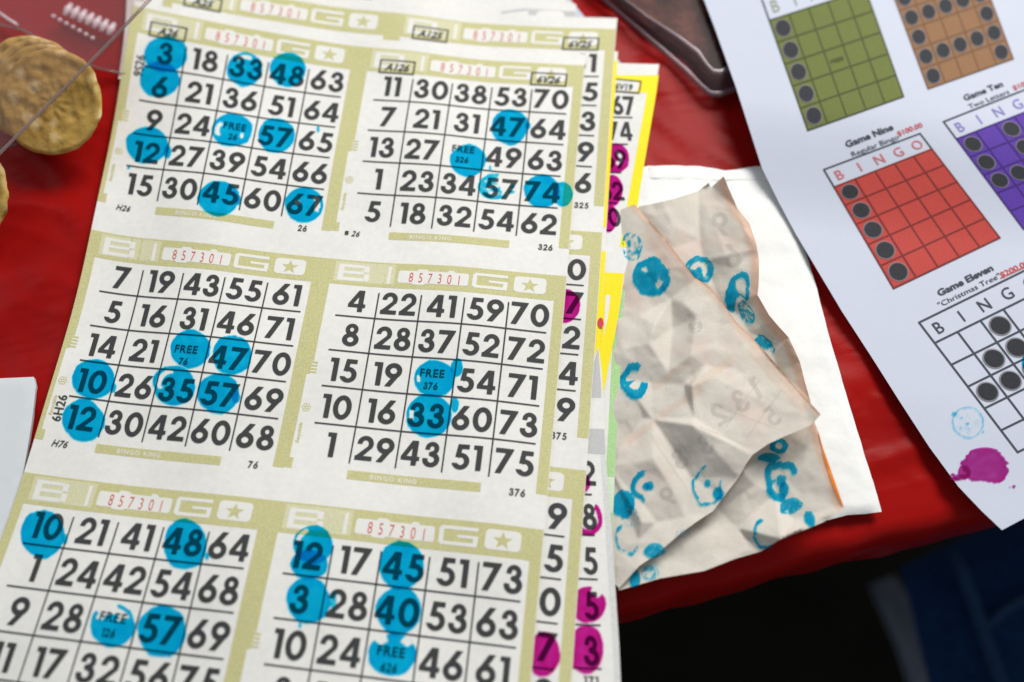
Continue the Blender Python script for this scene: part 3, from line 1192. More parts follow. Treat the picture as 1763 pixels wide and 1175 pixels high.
# yellow sheet, narrow strip beside the second sheet
Z3 = flat(.0068)
s3 = solid(px_sheet('bingo_sheet', [(800, 70), (1064, 89), (1057, 180), (1050, 300), (1044, 396), (1041, 470), (1036, 560), (1030, 600), (1012, 660), (800, 660)], Z3, M['paper']), .00012)
tag(s3, 'yellow-edged bingo sheet showing only as a thin strip beside the olive sheets', 'bingo sheet', 'bingo sheets fanned in the pad')
mb = MB()
px_add(mb, [(1045, 104), (1063, 105), (1056, 200), (1050, 300), (1043.5, 391), (1030, 391)], Z3, M['yellow'], OFF_BAND)
px_add(mb, [(1025, 432), (1043, 433), (1040, 480), (1036, 560), (1030, 599), (1010, 640), (1000, 640)], Z3, M['yellow'], OFF_BAND)
b3 = mb.build('card', s3)
daub('ink_daub', b3, pxmap(Z3, OFF_DAUB), 1034, 557, 4.5, 8, 77, inkmat('red_ink_spot', (.62, .05, .06)))

# yellow sheet, tilted, right of the pad
Z4 = flat(.0061)
R4 = [(1135, 111), (1108, 290), (1085, 428), (1075, 478), (1062, 560), (1050, 620), (1037, 684)]
s4 = solid(px_sheet('bingo_sheet', [(860, 108), (1065, 109), (1135, 111)] + R4[1:] + [(1031, 640), (1000, 500), (860, 300)], Z4, M['paper']), .00012)
tag(s4, 'bright yellow-edged bingo sheet with box 6V19, tilted out right of the pad, magenta daubs', 'bingo sheet', 'bingo sheets fanned in the pad')
mb = MB()
px_add(mb, [(1020, 130), (1134, 130), (1130, 160), (1060, 160), (1020, 158)], Z4, M['yellow'], OFF_BAND)
px_add(mb, [(1114, 160), (1130, 160), (1108, 290), (1086, 427), (1067, 425), (1091, 290)], Z4, M['yellow'], OFF_BAND)
px_add(mb, [(1020, 468), (1075, 471), (1062, 560), (1050, 620), (1038, 680), (1031, 640), (1020, 560)], Z4, M['yellow'], OFF_BAND)
px_add(mb, [(1043, 508), (1051, 509), (1047, 545), (1039, 580)], Z4, M['knock'], OFF_KNOCK)
px_add(mb, [(1040, 137), (1100, 141), (1100, 150), (1096, 158), (1040, 156)], Z4, M['knock'], OFF_KNOCK)
c4 = mb.build('card', s4)
mb = MB()
for a, b in (((1050, 136), (1104, 141)), ((1104, 141), (1100, 161)), ((1100, 161), (1050, 157))):
    px_line(mb, a, b, 2.4, Z4, M['black'], OFF_INK)
px_text(mb, text('6V19', .035, .32), 1074, 150, (10.5, .8), (-1, -11), Z4, M['black'], OFF_INK)
for cx, cy, s in ((1073, 182, '67'), (1067, 226, '74'), (1058, 274, '69'), (1053, 329, '62'), (1047, 374, '70')):
    px_text(mb, number2d(s), cx, cy, (29, 1), (-5, -32), Z4, M['black'], OFF_INK)
for y, x0, x1 in ((203, 1040, 1089), (249, 1040, 1081), (298, 1030, 1070), (350, 1030, 1062), (397, 1030, 1054)):
    px_line(mb, (x0, y - 1), (x1, y), 2, Z4, M['black'], OFF_INK)
mb.build('number_grid', c4)
for k, (x, y, rx, ry, kw) in enumerate([(1061, 273, 22, 25, dict(voids=[(-90, 90, .2, .5)])), (1055, 328, 17, 26, {}), (1048, 376, 14, 24, {})]):
    daub('ink_daub', c4, pxmap(Z4, OFF_DAUB), x, y, rx, ry, 40 + k, MD, **kw)

# green sheet lower in the pad
Z5 = flat(.0054)
R5 = [(1090, 430), (1078, 470), (1074, 530), (1068, 640), (1062, 750), (1058, 830), (1055, 900), (1050, 960), (1046, 1010)]
s5 = solid(px_sheet('bingo_sheet', [(1060, 428)] + R5 + [(960, 1010), (960, 430)], Z5, M['paper']), .00012)
tag(s5, 'bingo sheet with a pale green side border, low in the pad beside the crumpled sheet', 'bingo sheet', 'bingo sheets fanned in the pad')
mb = MB()
px_add(mb, [(1060, 470), (1077, 471), (1074, 530), (1068, 640), (1062, 750), (1058, 822), (1043, 820), (1047, 750), (1052, 640), (1058, 540)], Z5, M['green'], OFF_BAND)
px_add(mb, [(1040, 880), (1055.5, 884), (1052, 930), (1049, 960), (1038, 950)], Z5, M['green'], OFF_BAND)
px_add(mb, [(1043, 822.5), (1058, 824.5), (1055.5, 882), (1040, 878)], Z5, M['green_light'], OFF_BAND)
mb.build('card', s5)

# grey bordered sheet at the bottom right of the pad
Z6 = flat(.0064)
R6 = [(1026, 560), (1036, 640), (1041, 740), (1043, 790), (1052, 900), (1060, 1020), (1066, 1110), (1072, 1260)]
s6 = solid(px_sheet('bingo_sheet', [(960, 560)] + R6 + [(900, 1260), (930, 900)], Z6, M['paper_top']), .00012)
tag(s6, 'grey-bordered white bingo sheet with several magenta daubs, lower right of the pad', 'bingo sheet', 'bingo sheets fanned in the pad')
mb = MB()
px_add(mb, [(1018, 600), (1030, 600), (1034.5, 660), (1035.5, 685), (1018, 685)], Z6, M['grey_ink'], OFF_BAND)
px_add(mb, [(1012, 738), (1040.5, 739), (1042.5, 783), (1012, 781)], Z6, M['grey_ink'], OFF_BAND)
px_add(mb, [(1034, 783), (1043, 783), (1052, 900), (1060, 1020), (1066, 1110), (1072, 1250), (1062, 1250), (1055, 1110), (1049, 1020), (1042, 900)], Z6, inkmat('faint_grey_ink', (.70, .70, .69), .1), OFF_BAND + .00001)
c6 = mb.build('card', s6)
mb = MB()
for cx, cy, s, w, h in ((1013, 815, '2', 36, 42), (1015, 890, '8', 36, 44), (1016, 966, '5', 38, 47), (1018, 1043, '5', 38, 48), (1018, 1121, '3', 40, 52)):
    px_text(mb, number2d(s), cx, cy, (w, 2), (-3, -h), Z6, M['black'], OFF_INK)
for y, x1 in ((852, 1019), (922, 1024), (998, 1029), (1077, 1034), (1152, 1036)):
    px_line(mb, (960, y - 3), (x1, y), 3, Z6, M['black'], OFF_INK)
px_text(mb, number2d('171', .15), 1018, 1173, (15, 1), (-1, -17), Z6, M['black'], OFF_INK)
mb.build('number_grid', c6)
for k, (x, y, rx, ry, kw) in enumerate([(1004, 832, 12, 17, dict(ink=.8)), (1014, 893, 23, 29, dict(voids=[(-200, 160, -.2, .66), (225, 300, .3, 1.2)])),
                                        (1012, 1041, 31, 31, dict(voids=[(-75, -35, .62, 1.1)])), (1008, 1118, 31, 42, {})]):
    daub('ink_daub', c6, pxmap(Z6, OFF_DAUB), x, y, rx, ry, 50 + k, MD, **kw)

# white sheet showing at the top behind the pad
Z7 = flat(.0060)
s7 = solid(px_sheet('bingo_sheet', [(640, -30), (960, -30), (975, 2), (992, 8), (992, 90), (985, 130), (640, 60)], Z7, M['paper']), .00012)
tag(s7, 'grey-bordered bingo sheet peeking out above the top edge of the olive sheets', 'bingo sheet', 'bingo sheets fanned in the pad')
mb = MB()
px_add(mb, [(862, 20), (900, 15), (960, 18), (991, 20), (991, 60), (862, 40)], Z7, M['grey_ink'], OFF_BAND)
px_add(mb, [(870, 24), (910, 19), (908, 34), (870, 30)], Z7, M['knock'], OFF_KNOCK)
px_add(mb, roundrect(922, 19, 972, 52, 10), Z7, M['knock'], OFF_KNOCK)
c7 = mb.build('card', s7)
mb = MB()
px_line(mb, (914, 29), (976, 32), 2.4, Z7, M['black'], OFF_INK)
px_line(mb, (976, 31), (974, 45), 2.4, Z7, M['black'], OFF_INK)
mb.build('number_grid', c7)
s8 = solid(px_sheet('bingo_sheet', [(900, -20), (966, -20), (1020, 46), (1070, 110), (1082, 130), (900, 130)], flat(.0050), M['office']), .00012)
tag(s8, 'plain bluish white sheet corner at the upper right of the pad, behind the grey-bordered one', 'sheet', 'bingo sheets fanned in the pad')


s9 = solid(px_sheet('bingo_sheet', [(219, -25), (217, 30), (212, 80), (204, 136), (330, 150), (420, -25)], lambda x, y: .0024 + 0 * x, M['paper']), .00012)
tag(s9, 'white sheet showing as a narrow sliver left of the olive sheets, beside the clamshell', 'bingo sheet', 'bingo sheets fanned in the pad')


# ------------------------------------------------------------------ white napkin
def z_nap(x, y): return .0019 + .0004 * np.sin(x * 90 + y * 40) + .0003 * np.sin(x * 30 - y * 110)


nap_out = [(1040, 292), (1082, 291), (1118, 283), (1160, 283), (1205, 284), (1250, 291), (1268, 290), (1300, 284), (1330, 283), (1350, 330), (1385, 420), (1408, 495), (1430, 580), (1452, 655), (1470, 715), (1490, 780), (1506, 830), (1520, 880),
           (1490, 884), (1460, 886), (1430, 894), (1400, 900), (1340, 915), (1200, 940), (1040, 970)]
P, T, outl = polymesh(nap_out, 11)
q = unproj(P[:, 0], P[:, 1], z_nap)
dd = edgedist(P, outl)
q[:, 2] -= .0013 * (1 - smooth(dd / 10))
q[:, 2] += .0005 * vnoise(P[:, 0], P[:, 1], .035, 2) + .0003 * vnoise(P[:, 0], P[:, 1], .09, 5)
nap = fixup(MB().add(q, T, M['napkin']).build('napkin'))
solid(nap, .0007)
tag(nap, 'white folded paper napkin lying under the crumpled sheet on the red cloth', 'napkin')
fold = [(1118, 286), (1205, 288), (1255, 294), (1330, 290), (1345, 312), (1300, 308), (1240, 309), (1120, 305)]
P, T, outl = polymesh(fold, 9)
q = unproj(P[:, 0], P[:, 1], lambda x, y: z_nap(x, y) + .0010)
q[:, 2] -= .0008 * (1 - smooth(edgedist(P, outl) / 16))
f_ = fixup(MB().add(q, T, M['napkin']).build('fold', nap)); solid(f_, .0006)


# ------------------------------------------------------------------ white folded paper at the left
lc = [(-90, 654), (0, 651), (57, 648.5), (61, 663), (57, 700), (53, 731), (45, 780), (37, 826), (28, 900), (10, 985), (-90, 990)]
P, T, outl = polymesh(lc, 14)
ZL = lambda x, y: .0027 + .0003 * np.sin(x * 140 + y * 60)
q = unproj(P[:, 0], P[:, 1], ZL)
q[:, 2] -= .0005 * (1 - smooth(edgedist(P, outl) / 8))
o = fixup(MB().add(q, T, M['office_warm']).build('folded_paper')); solid(o, .0022)
tag(o, 'thick folded white paper at the left side, partly under the top bingo sheet', 'folded paper')


# ------------------------------------------------------------------ crumpled sheet
def facet_height(pts, soft=0.0):
    P = np.array([(a, b) for a, b, _ in pts], float); H = np.array([h if h < 5.5 else 5.5 + (h - 5.5) * 1.12 for _, _, h in pts], float) * .001
    r = delaunay_2d_cdt([Vector(p) for p in P], [], [], 0, 1e-6)
    V = np.array([tuple(v) for v in r[0]])
    idx = [ids[0] for ids in r[3]]
    Hh = H[idx]
    tri = [tuple(t) for t in r[2]]

    jr = random.Random(int(soft) + 3)
    lo, hi = P.min(0) - 30, P.max(0) + 30
    Q = [(x + jr.uniform(-11, 11), y + jr.uniform(-11, 11)) for x in np.arange(lo[0], hi[0], 27) for y in np.arange(lo[1], hi[1], 27)]
    rq = delaunay_2d_cdt([Vector(p) for p in Q], [], [], 0, 1e-6)
    QV = np.array([tuple(v) for v in rq[0]]); QH = np.array([jr.uniform(-1, 1) for _ in QV]) * .00045
    qtri = [tuple(t) for t in rq[2]]

    def raw(px, py):
        return lin(px, py, V, Hh, tri) + lin(px, py, QV, QH, qtri)

    def lin(px, py, V, Hh, tri):
        X = np.c_[np.ravel(px), np.ravel(py)]
        out = np.full(len(X), np.nan)
        for t in tri:
            a, b, c = V[t[0]], V[t[1]], V[t[2]]
            d = (b[1] - c[1]) * (a[0] - c[0]) + (c[0] - b[0]) * (a[1] - c[1])
            if abs(d) < 1e-9: continue
            l0 = ((b[1] - c[1]) * (X[:, 0] - c[0]) + (c[0] - b[0]) * (X[:, 1] - c[1])) / d
            l1 = ((c[1] - a[1]) * (X[:, 0] - c[0]) + (a[0] - c[0]) * (X[:, 1] - c[1])) / d
            l2 = 1 - l0 - l1
            ok = (l0 > -1e-6) & (l1 > -1e-6) & (l2 > -1e-6)
            out[ok] = l0[ok] * Hh[t[0]] + l1[ok] * Hh[t[1]] + l2[ok] * Hh[t[2]]
        bad = np.isnan(out)
        if bad.any():
            D = ((X[bad][:, None] - V[None]) ** 2).sum(2)
            w = 1 / (D + 1) ** 2
            out[bad] = (w * Hh).sum(1) / w.sum(1)
        return out

    def f(px, py):
        h = raw(px, py) * .4
        for dx, dy in ((1.3, 0), (-1.3, 0), (0, 1.3), (0, -1.3)):
            h = h + raw(np.ravel(px) + dx, np.ravel(py) + dy) * .15
        n = .0008 * vnoise(px, py, .022, soft + 1) + .00012 * vnoise(px, py, .075, soft + 4)
        return h + np.ravel(n)
    return f


def unproj_h(px, py, h):
    px = np.ravel(np.asarray(px, float)); py = np.ravel(np.asarray(py, float))
    d = np.stack([(px - IW / 2) / FPX, -(py - IH / 2) / FPX, -np.ones_like(px)], -1) @ CAM_ROT.T
    k = (h - CAM_LOC[2]) / d[:, 2]
    return CAM_LOC + d * k[:, None]


L_PTS = [(1092,352,6.5),(1140,347,10),(1160,343,9.5),(1201,330,5),(1222,316,7),(1246,304,13),(1204,412,4.2),(1210,450,4.2),(1232,500,3.6),(1245,530,3.2),(1150,430,7.5),(1160,390,9.5),(1270,360,12),(1302,430,13),(1307,470,13),(1304,508,11),
         (1262,462,8),(1250,440,9.5),(1235,400,8.5),(1272,540,3.2),(1292,575,3.0),(1311,562,6.5),(1340,555,13),(1358,582,13),(1333,586,4.5),(1330,610,6),(1377,623,11),(1393,686,11),(1340,640,4.5),(1400,727,13),(1452,872,16),(1418,774,15),(1360,780,8),
         (1395,905,14),(1312,950,6),(1283,815,11),(1300,835,8),(1335,850,6.5),(1365,895,9),(1345,928,14.5),(1237,877,4.5),(1270,910,5.5),(1320,790,6.5),(1285,948,7),(1213,983,8),(1222,930,6.5),(1137,996,6),(1065,1017,5),(1150,960,4),(1060,1000,3.0),
         (1100,800,2.8),(1085,600,2.6),(1200,750,3.2),(1300,700,3.5),(1230,820,3.2),(1080,480,2.6),(1080,900,2.8)]
U_PTS = [(1092,352,8),(1140,405,11.5),(1180,458,11),(1200,480,10.5),(1232,505,11.5),(1268,555,12),(1310,598,13),(1375,673,18),(1413,714,22),(1395,733,20),(1350,752,18),(1296,783,16.5),(1272,822,14),(1228,880,10.5),(1170,920,9.5),(1100,975,7.8),(1066,1013,6.5),
         (1046,340,3.6),(1046,500,3.6),(1046,650,3.6),(1046,800,3.6),(1046,1000,4),(1075,420,5.5),(1110,470,8),(1130,440,9.5),(1155,515,5.6),(1157,566,5.0),(1176,520,9.5),(1200,545,11.5),(1128,560,9.2),(1100,545,6),(1118,592,9),(1120,660,5.2),(1108,720,4.8),(1092,680,7.6),(1076,600,6.5),
         (1150,640,8.5),(1178,662,8.6),(1190,612,13),(1191,665,14),(1195,720,12.5),(1230,600,11.5),(1213,630,11),(1228,650,13.5),(1265,635,12.5),(1240,560,10.5),(1193,732,15.5),(1124,722,6.0),(1190,822,6.8),(1160,775,7),(1330,700,16),
         (1150,830,9.5),(1110,870,7),(1100,930,6),(1085,800,6.5),(1125,790,9.5),(1105,900,8.5),(1130,900,6.2),(1240,850,10),(1180,890,8.2)]
HL, HU = facet_height(L_PTS, 10), facet_height(U_PTS, 30)
L_OUT = [(1100,356),(1120,352),(1160,343),(1201,330),(1220,315),(1224,323),(1246,304),(1256,328),(1270,360),(1290,385),(1302,420),(1307,450),(1306,490),(1304,508),(1324,543),(1340,562),(1358.5,582),(1377,623),(1387,663),(1395,690),(1403,728),
         (1418,774),(1436,825),(1453,874),(1418,899),(1382,914),(1343,929),(1310,950),(1267,962),(1213,983),(1137,996),(1065,1017),(1062,990),(1085,900),(1095,700),(1085,500),(1082,380)]
U_OUT = [(1092,352),(1110,372),(1140,405),(1167,440),(1180,458),(1195,478),(1215,490),(1232,505),(1250,530),(1268,555),(1290,577),(1310,598),(1340,632),(1375,673),(1413,714),(1395,733),(1350,752),(1322,765),(1296,783),(1284,800),(1272,822),(1250,850),(1228,880),
         (1200,898),(1170,920),(1130,955),(1100,975),(1085,992),(1066,1013),(1054,1000),(1047,900),(1047,600),(1047,370)]
cr = empty('crumpled_bingo_sheet')
tag(cr, 'crumpled orange-edged bingo sheet lying face down on the napkin, blue daubs soaked through', 'crumpled bingo sheet')


def crumple_layer(name, outl, hf, orange_line, width, strength, line):
    P, T, o_ = polymesh(outl, 3.6)
    q = unproj_h(P[:, 0], P[:, 1], hf(P[:, 0], P[:, 1]))
    d = np.full(len(P), 1e9)
    for seg in orange_line:
        d = np.minimum(d, edgedist(P, seg, False))
    a = strength * (1 - smooth((d - width * .6) / (width * .5))) + line * np.exp(-d / 1.6)
    mb = MB().add(q, T, M['crumple'], np.clip(a, 0, 1))
    return solid(fixup(mb.build(name, cr, attr='border')), .0001)


lay = crumple_layer('lower_layer', L_OUT, HL, [L_OUT[6:24]], 17, .34, .15)
flap = crumple_layer('top_flap', U_OUT, HU, [U_OUT[:15]], 13, .16, .6)
mb = MB()
e1 = [(1407, 736), (1418, 774), (1436, 825), (1453, 874), (1446, 866), (1434, 838), (1420, 796)]
P, T, o_ = polymesh(e1, 5)
mb.add(unproj_h(P[:, 0], P[:, 1], HL(P[:, 0], P[:, 1]) + .0003), T, M['orange'])
fixup(mb.build('orange_border', lay))


def hmap(hf, off):
    def f(px, py):
        p = unproj_h(px, py, hf(px, py))
        return toward(p, off)
    return f


ghostU = [('2', 1240, 712, 40, 150), ('3', 1275, 690, 40, 150), ('1', 1303, 668, 40, 150), ('5', 1330, 716, 36, 150), ('6', 1195, 555, 36, 160), ('8', 1170, 790, 36, 150), ('3', 1215, 765, 36, 150), ('9', 1150, 855, 34, 150)]
ghostL = [('9', 1240, 386, 42, 172), ('6', 1262, 440, 42, 172)]
for hf, par, lst in ((HU, flap, ghostU), (HL, lay, ghostL)):
    mb = MB()
    for s, cx, cy, h, rot in lst:
        V, F = number2d(s)
        V = V.copy(); V[:, 0] *= -1
        a = math.radians(rot - 180)
        X = cx + (V[:, 0] * math.cos(a) + V[:, 1] * math.sin(a)) * h
        Y = cy + (V[:, 0] * math.sin(a) - V[:, 1] * math.cos(a)) * h
        mb.add(hmap(hf, .0003)(X, Y), F, M['ghost'])
    mb.build('ghost_print', par)

mt_p, nt_p, b_p, o_p = nodemat('pink_print_showing_through')
t_p = N(nt_p, 'ShaderNodeBsdfTransparent'); t_p.inputs[0].default_value = (.995, .955, .93, 1)
nt_p.links.new(t_p.outputs[0], o_p.inputs['Surface'])


def through_strip(mb, hf, a, b, w, off, mat):
    a = np.array(a, float); b = np.array(b, float)
    L = np.linalg.norm(b - a); d = (b - a) / L; n = np.array([-d[1], d[0]]) * w / 2
    k = int(L / 4) + 2; j = max(2, int(w / 5) + 1)
    t = np.linspace(0, 1, k)
    G = np.array([a + (b - a) * u + n * q for q in np.linspace(-1, 1, j) for u in t])
    mb.add(hmap(hf, off)(G[:, 0], G[:, 1]), gridfaces(k, j), mat)


mb = MB()
for a, b, w in (((1124, 668), (1188, 622), 13), ((1190, 668), (1262, 618), 15), ((1135, 716), (1212, 668), 12), ((1290, 600), (1385, 706), 17), ((1080, 760), (1135, 722), 11), ((1110, 398), (1160, 470), 14)):
    through_strip(mb, HU, a, b, w, .00032, mt_p)
for a, b in (((1222, 694), (1345, 742)), ((1205, 735), (1290, 768)), ((1250, 735), (1310, 650)), ((1285, 755), (1345, 672)), ((1150, 735), (1215, 822)), ((1120, 750), (1185, 845))):
    through_strip(mb, HU, a, b, 1.6, .00034, M['ghost'])
mb.build('ghost_lines', flap)

CD = daubmat('blue_ink_soaked_through', (.0, .32, .58), (.06, .66, .90), .2, 1.0)
for k, (x, y, rx, ry, kw) in enumerate([
    (1121, 477, 32, 33, dict(ink=.98, drop=.0, voids=[(215, 245, .35, .65), (20, 60, .42, .66)])),
    (1138, 463, 15, 17, dict(ink=.42, drop=.2)),
    (1088, 424, 19, 24, dict(ink=.8, drop=.5)),
    (1092, 655, 25, 30, dict(voids=[(-30, 140, .0, .48), (180, 330, .0, .55), (-60, 10, .3, 1.1)])),
    (1113, 837, 24, 29, dict(voids=[(-95, 95, .25, 1.15), (0, 359, .25, .66)], tails=[(1119, 836, 7, 8, .9)])),
    (1218, 838, 25, 34, dict(ink=.85, drop=.25, voids=[(-180, 180, -.2, .82), (-95, -20, .7, 1.1)], tails=[(1237, 850, 10, 12, 1.0), (1218, 832, 6, 7, .8)])),
    (1073, 868, 20, 24, dict(ink=1)), (1086, 890, 14, 16, dict(ink=.6, drop=.3)),
    (1082, 925, 22, 31, dict(ink=.75, drop=.3, voids=[(-180, 180, -.2, .72), (-120, 30, .6, 1.1)])),
    (1127, 948, 18, 13, dict(ink=.95, drop=.2)), (1176, 919, 12, 7, dict(ink=.55, drop=.1))]):
    kw['ink'] = min(kw.get('ink', 1), .92) - .06; kw['drop'] = kw.get('drop', 0) + .22
    daub('ink_daub', flap, hmap(HU, .0005 + .00002 * k), x, y, rx, ry, 200 + k, CD, edge=.15, vstr=.74, **kw)
for k, (x, y, rx, ry, kw) in enumerate([
    (1205, 464, 24, 23, dict(ink=.95, drop=.15, voids=[(180, 330, .25, .6), (-40, 60, .2, .55)])),
    (1270, 503, 20, 36, dict(voids=[(-130, 10, .1, .68), (20, 80, .3, 1.1)], rot=.25)),
    (1285, 538, 11, 22, dict(ink=.8, drop=.3, rot=-.5)),
    (1317, 598, 14, 24, dict(ink=.85, drop=.2, voids=[(60, 200, .2, 1.1)], rot=-.6)),
    (1341, 768, 16, 14, dict(voids=[(-180, 180, -.2, .4)])), (1324, 788, 19, 8, dict(ink=.95)),
    (1346, 828, 29, 36, dict(voids=[(-180, 180, .3, .62), (-20, 75, .3, 1.1)], tails=[(1350, 842, 9, 14, .9)])),
    (1362, 871, 20, 13, dict(ink=.95, drop=.25, rot=-.3)), (1394, 893, 9, 14, dict(ink=.95, rot=-.3)),
    (1318, 919, 22, 27, dict(ink=.8, voids=[(-180, 180, -.2, .74), (-100, 60, .6, 1.15)])),
    (1094, 996, 9, 16, dict(ink=.95)), (1120, 986, 15, 12, dict(ink=.7, drop=.3))]):
    kw['ink'] = min(kw.get('ink', 1), .92) - .04; kw['drop'] = kw.get('drop', 0) + .20
    daub('ink_daub', lay, hmap(HL, .0005 + .00002 * k), x, y, rx, ry, 300 + k, CD, edge=.15, vstr=.78, **kw)


# ------------------------------------------------------------------ printed list of games at the right
def ZR(x, y): return .0036 - .0014 * smooth((-.13 - y) / .04) + .0095 * smooth((y + .06) / .06) + .0005 * np.sin(x * 40 + y * 30)


R_OUT = [(1195, -45), (1212, 0), (1230, 47), (1267, 150), (1290, 222), (1312, 290), (1340, 347), (1370, 403), (1410, 470), (1450, 537), (1500, 614), (1550, 693), (1600, 770), (1650, 838), (1690, 880), (1725, 913),
         (1763, 893), (1900, 820), (2010, 760), (1900, 300), (1780, -45)]
gs = solid(px_sheet('game_list_sheet', R_OUT, ZR, M['office'], 10), .00012)
tag(gs, 'bluish white printed sheet of coloured bingo game patterns with a magenta ink blot', 'printed sheet')
RO = .00015


def game(name, tl, tr, bl, br, hl, fill, linem, dots, letters, htr=None):
    """A 5 by 5 pattern grid given by the corners of its squares and the top-left corner of its letter row."""
    tl, tr, bl, br, hl = (np.array(p, float) for p in (tl, tr, bl, br, hl))
    # projective map of the unit square
    d1, d2 = tr - br, bl - br
    s = tl - tr + br - bl
    den = d1[0] * d2[1] - d2[0] * d1[1]
    g = (s[0] * d2[1] - d2[0] * s[1]) / den; h = (d1[0] * s[1] - s[0] * d1[1]) / den
    a = tr - tl + g * tr; b = bl - tl + h * bl

    def H(x, y):
        x = np.asarray(x, float); y = np.asarray(y, float)
        w = g * x + h * y + 1
        return np.stack([(a[0] * x + b[0] * y + tl[0]) / w, (a[1] * x + b[1] * y + tl[1]) / w], -1)
    hh = -np.linalg.norm(hl - tl) / np.linalg.norm(bl - tl) * 1.0
    part = MB()
    def quad(x0, y0, x1, y1, off, mat, n=20):
        X, Y = np.meshgrid(np.linspace(x0, x1, n), np.linspace(y0, y1, n))
        q = H(X.ravel(), Y.ravel())
        p = unproj(q[:, 0], q[:, 1], ZR); p[:, 2] += off
        part.add(p, gridfaces(n, n, True), mat)
    lw = .007
    if fill: quad(0, 0, 1, 1, RO, fill)
    for k in range(6):
        quad(k / 5 - lw, -lw, k / 5 + lw, 1 + lw, RO + .0001, linem)
        quad(-lw, k / 5 - lw, 1 + lw, k / 5 + lw, RO + .00011, linem)
    fm = M['line']
    quad(-lw, hh - lw, 1 + lw, hh + lw, RO + .0001, fm); quad(-lw, hh + lw, lw, -lw, RO + .0001, fm); quad(1 - lw, hh + lw, 1 + lw, -lw, RO + .0001, fm)
    for k, c in enumerate('BINGO'):
        V, F = text(c, .004)
        sz = abs(hh) * .52
        q = H((k + .5) / 5 + V[:, 0] * sz * .95 - 0.0, hh / 2 - V[:, 1] * sz)
        p = unproj(q[:, 0], q[:, 1], ZR); p[:, 2] += RO + .0001
        part.add(p, F, letters)
    card = part.build('game_grid', gs)
    if dots:
        mb = MB()
        for r, c in dots:
            t = np.linspace(0, 2 * math.pi, 29)[:-1]
            for rad, off, mt in ((.082, .00016, M['dot_ring']), (.070, .00022, M['dot'])):
                q = H((c + .5) / 5 + rad * np.cos(t), (r + .5) / 5 + rad * np.sin(t) * 1.0)
                p = unproj(q[:, 0], q[:, 1], ZR); p[:, 2] += RO + off
                mb.add(p, [tuple(range(28))[::-1]], mt)
        mb.build('pattern_dots', card)
    return card, H, hh


def title(card, items):
    mb = MB()
    for s, bold, x, y, wv, hv, mt in items:
        px_text(mb, text(s, bold), x, y, wv, hv, ZR, mt, RO + .0001)
    mb.build('title', card)


c0 = [(r, 0) for r in range(5)]
card, H_, hh_ = game('green', (1324.5, 36), (1490, -17), (1390.8, 225), (1555.4, 166.8), (1309, -5), M['g_green'], M['l_green'], c0, inkmat('green_letter_toner', (.30, .33, .22), .1))
mb = MB(); px_text(mb, text('FREE', .01), 1441, 104, (8, -2.8), (-2.8, -6.5), ZR, M['l_green'], RO + .0002); mb.build('free_mark', card)
game('brown', (1535.6, -14), (1682, -63), (1597.7, 153.5), (1744.2, 101.9), (1521, -52), M['g_brown'], M['l_brown'],
     [(0, 0), (0, 4), (2, 0), (2, 4), (4, 0), (4, 4)] + [(1, k) for k in range(5)] + [(3, k) for k in range(5)], M['line'])
card, _, _ = game('red', (1436, 322.7), (1604.3, 257.1), (1538.3, 497), (1721, 410), (1418, 286), M['g_red'], M['l_red'], c0, M['pale_red'])
title(card, [('Game Nine', .03, 1496, 234, (12.6, -4.9), (-5.6, -10), M['line']), ('Regular Bingo', .0, 1506, 251, (10.6, -4.1), (-4.6, -8.2), M['line']),
             ('$100.00', .02, 1566, 223, (9.6, -3.7), (-4.4, -7.8), M['red_text'])])
card, _, _ = game('purple', (1646.6, 240), (1812, 175), (1762, 395), (1927, 330), (1626, 209), M['g_purple'], M['l_purple'],
                  [(0, 0), (0, 2), (0, 4), (1, 0), (1, 2), (2, 0), (2, 1)], M['pale_purple'])
title(card, [('Game Ten', .03, 1692, 157, (11.4, -4.4), (-5.2, -9), M['line']), ('Two Letters', .0, 1702, 171, (10, -3.9), (-4.5, -7.6), M['line']),
             ('$100.00', .02, 1765, 144, (9.6, -3.7), (-4.4, -7.8), M['red_text'])])
card, _, _ = game('tree', (1609, 591), (1806, 494), (1751.8, 778.9), (1950, 682), (1581, 556.4), None, M['line'],
                  [(0, 2), (1, 1), (1, 2), (1, 3), (2, 0), (2, 1), (2, 2), (2, 3), (2, 4)], M['line'])
title(card, [('Game Eleven', .035, 1661, 483, (12.9, -6.3), (-6.3, -10), M['line']), ('"Christmas Tree"', .0, 1668, 500, (11.0, -5.4), (-5.2, -8.3), M['line']),
             ('$200.00', .02, 1746, 463, (11, -5.2), (-5.4, -8.6), M['red_text'])])
px_l = MB()
px_line(px_l, (1722, 480), (1790, 449), 1.6, ZR, M['red_text'], RO + .0001)
px_l.build('underline', card)
RD = pxmap(ZR, .0004)
RD2 = pxmap(ZR, .00045)
daub('ink_blot', gs, RD, 1695, 804, 40, 29, 61, daubmat('dried_magenta_ink', (.33, .022, .215), (.78, .22, .58), .2, .9), edge=.22, ink=.93, drop=.08,
     tails=[(1660, 813, 12, 12, .95), (1653, 822, 14, 5, .95), (1644, 825, 9, 3.5, .95), (1640, 818, 4, 3, .9), (1745, 838, 3.2, 3, .8), (1738, 839, 1.5, 1.2, .7)])
daub('ink_blot', gs, RD2, 1666, 728, 29, 28, 62, daubmat('faint_blue_ink', (.03, .35, .66), (.45, .82, .92), .02, .9), ink=.44, drop=.16,
     tails=[(1642, 713, 5, 4, .85), (1665, 730, 4, 2.5, .8), (1692, 744, 2, 3, .75), (1655, 720, 3, 2, .6)])
daub('ink_blot', gs, RD, 1769, 624, 10, 16, 63, M['blue_daub'])


